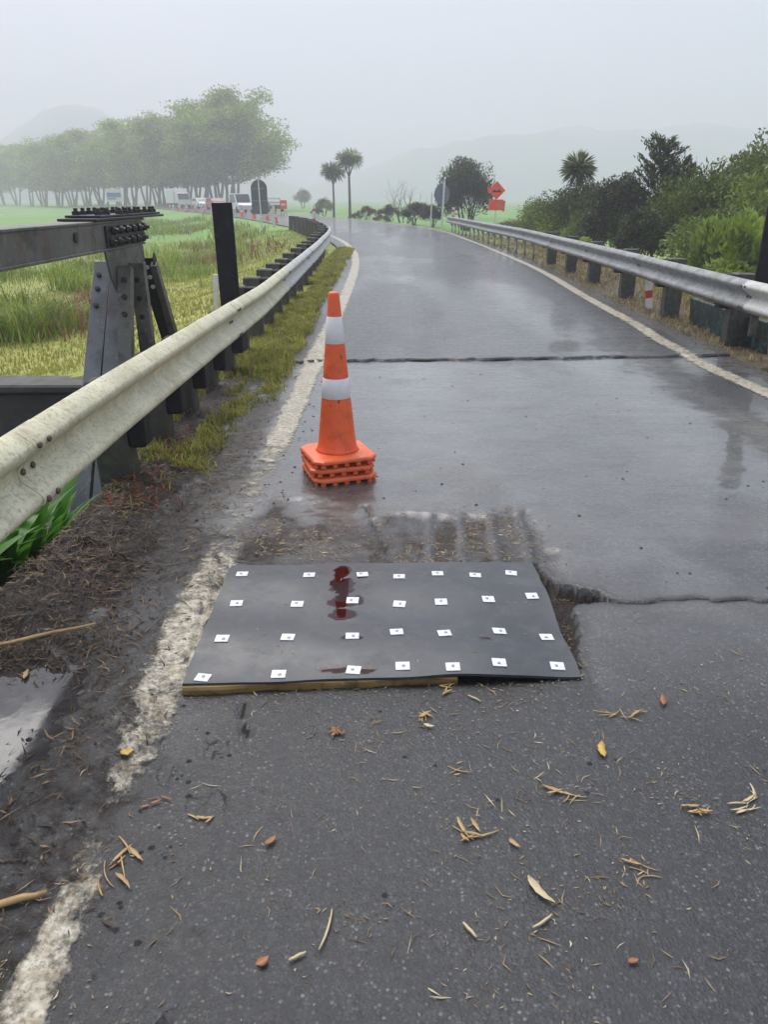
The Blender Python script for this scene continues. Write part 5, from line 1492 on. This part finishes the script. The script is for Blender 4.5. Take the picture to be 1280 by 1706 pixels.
# straw swept round the mat and in the bed behind it
x, y = scatter(11000, -.85, 1.0, 2.0, 4.0, lambda x, y: sstep(.12, -.03, poly_sdf(x, y, BED)) * (.12 + sstep(.46, .62, fbm(x * 4, y * 3, 173)) * .8) + .9 * sstep(.03, .0, np.abs(poly_sdf(x, y, HOLE) + .02)) + .25 * sstep(.05, .01, poly_sdf(x, y, MAT_POLY)))
k = poly_sdf(x, y, MAT_POLY) > .004
x, y = x[k], y[k]
tag(link('straw_litter', strips('straw_litter', x, y, road_h(x, y), rng.uniform(.008, .045, len(x)), rng.uniform(.0015, .005, len(x)), M['litter'])), 'muddy straw caught around and behind the mat', 'litter', kind='stuff')
# a few scraps on the mat
x = rng.uniform(-.6, .6, 60); y = rng.uniform(2.22, 2.95, 60)
tag(link('straw_litter', strips('straw_litter', x, y, mat_z(x, y) + .001, rng.uniform(.006, .030, 60), rng.uniform(.0015, .003, 60), M['litter'], .001, .05)), 'scraps of straw lying on the black mat', 'litter', kind='stuff')
# gutter debris
x, y = scatter(32000, -1.50, -.50, 1.15, 5.2, lambda x, y: sstep(-.92, -1.22, x + .25 * (fbm(x * 3, y * 2, 175) - .5)) * sstep(1.7, 2.4, y) * sstep(5.2, 3.2, y) * (.25 + .75 * sstep(.40, .60, fbm(x * 5, y * 4, 176))) * (poly_sdf(x, y, PUD) > .02) + .10 * sstep(-.7, -.95, x) + .05 * sstep(-.58, -.75, x) * sstep(2.6, 2.2, y) * sstep(.42, .6, fbm(x * 6, y * 4, 178)))
tag(link('gutter_debris', strips('gutter_debris', x, y, road_h(x, y), rng.uniform(.012, .085, len(x)), rng.uniform(.002, .008, len(x)), M['debris'], .006, .35)), 'brown mat of dead leaves and twigs along the left gutter', 'debris', kind='stuff')
# grit
x = np.concatenate([rng.uniform(-.5, 3.1, 150), rng.uniform(-1.35, -.5, 500), rng.uniform(3.0, 3.5, 100)]); y = np.concatenate([rng.uniform(1.2, 7.2, 150), rng.uniform(1.2, 7, 500), rng.uniform(4.5, 7.5, 100)])
k = poly_sdf(x, y, MAT_POLY) > .02
x, y = x[k], y[k]
m = MB(); hz = road_h(x, y)
for a, b, h_ in zip(x, y, hz):
    r_ = random.uniform(.003, .011)
    q = [(a + r_ * math.cos(t_ * 1.257 + a * 9) * random.uniform(.7, 1.3), b + r_ * math.sin(t_ * 1.257 + a * 9) * random.uniform(.7, 1.3), h_) for t_ in range(5)]
    m.add(q + [(a, b, h_ + r_ * .8)], [(0, 1, 5), (1, 2, 5), (2, 3, 5), (3, 4, 5), (4, 0, 5)])
tag(m.build('grit', M['grit']), 'dark grit and crumbs of seal on the wet road', 'grit', kind='stuff')

# ------------------------------------------------------------------ haze
hz_t = NT('haze')
pv = hz_t.n('ShaderNodeVolumePrincipled')
pv.inputs['Color'].default_value = (.835, .815, .93, 1)
pv.inputs['Density'].default_value = 0.0029
pv.inputs['Anisotropy'].default_value = 0.2
hz_t.l(pv.outputs[0], hz_t.out.inputs['Volume'])
m = MB(); m.box((0, 405, 34.5), (1400, 920, 77))
tag(m.build('haze', hz_t.m), 'pale rain haze filling the valley', 'haze', kind='stuff')
print('tris', sum(sum(len(p.vertices) - 2 for p in me.polygons) for me in bpy.data.meshes if len(me.polygons) < 400000))
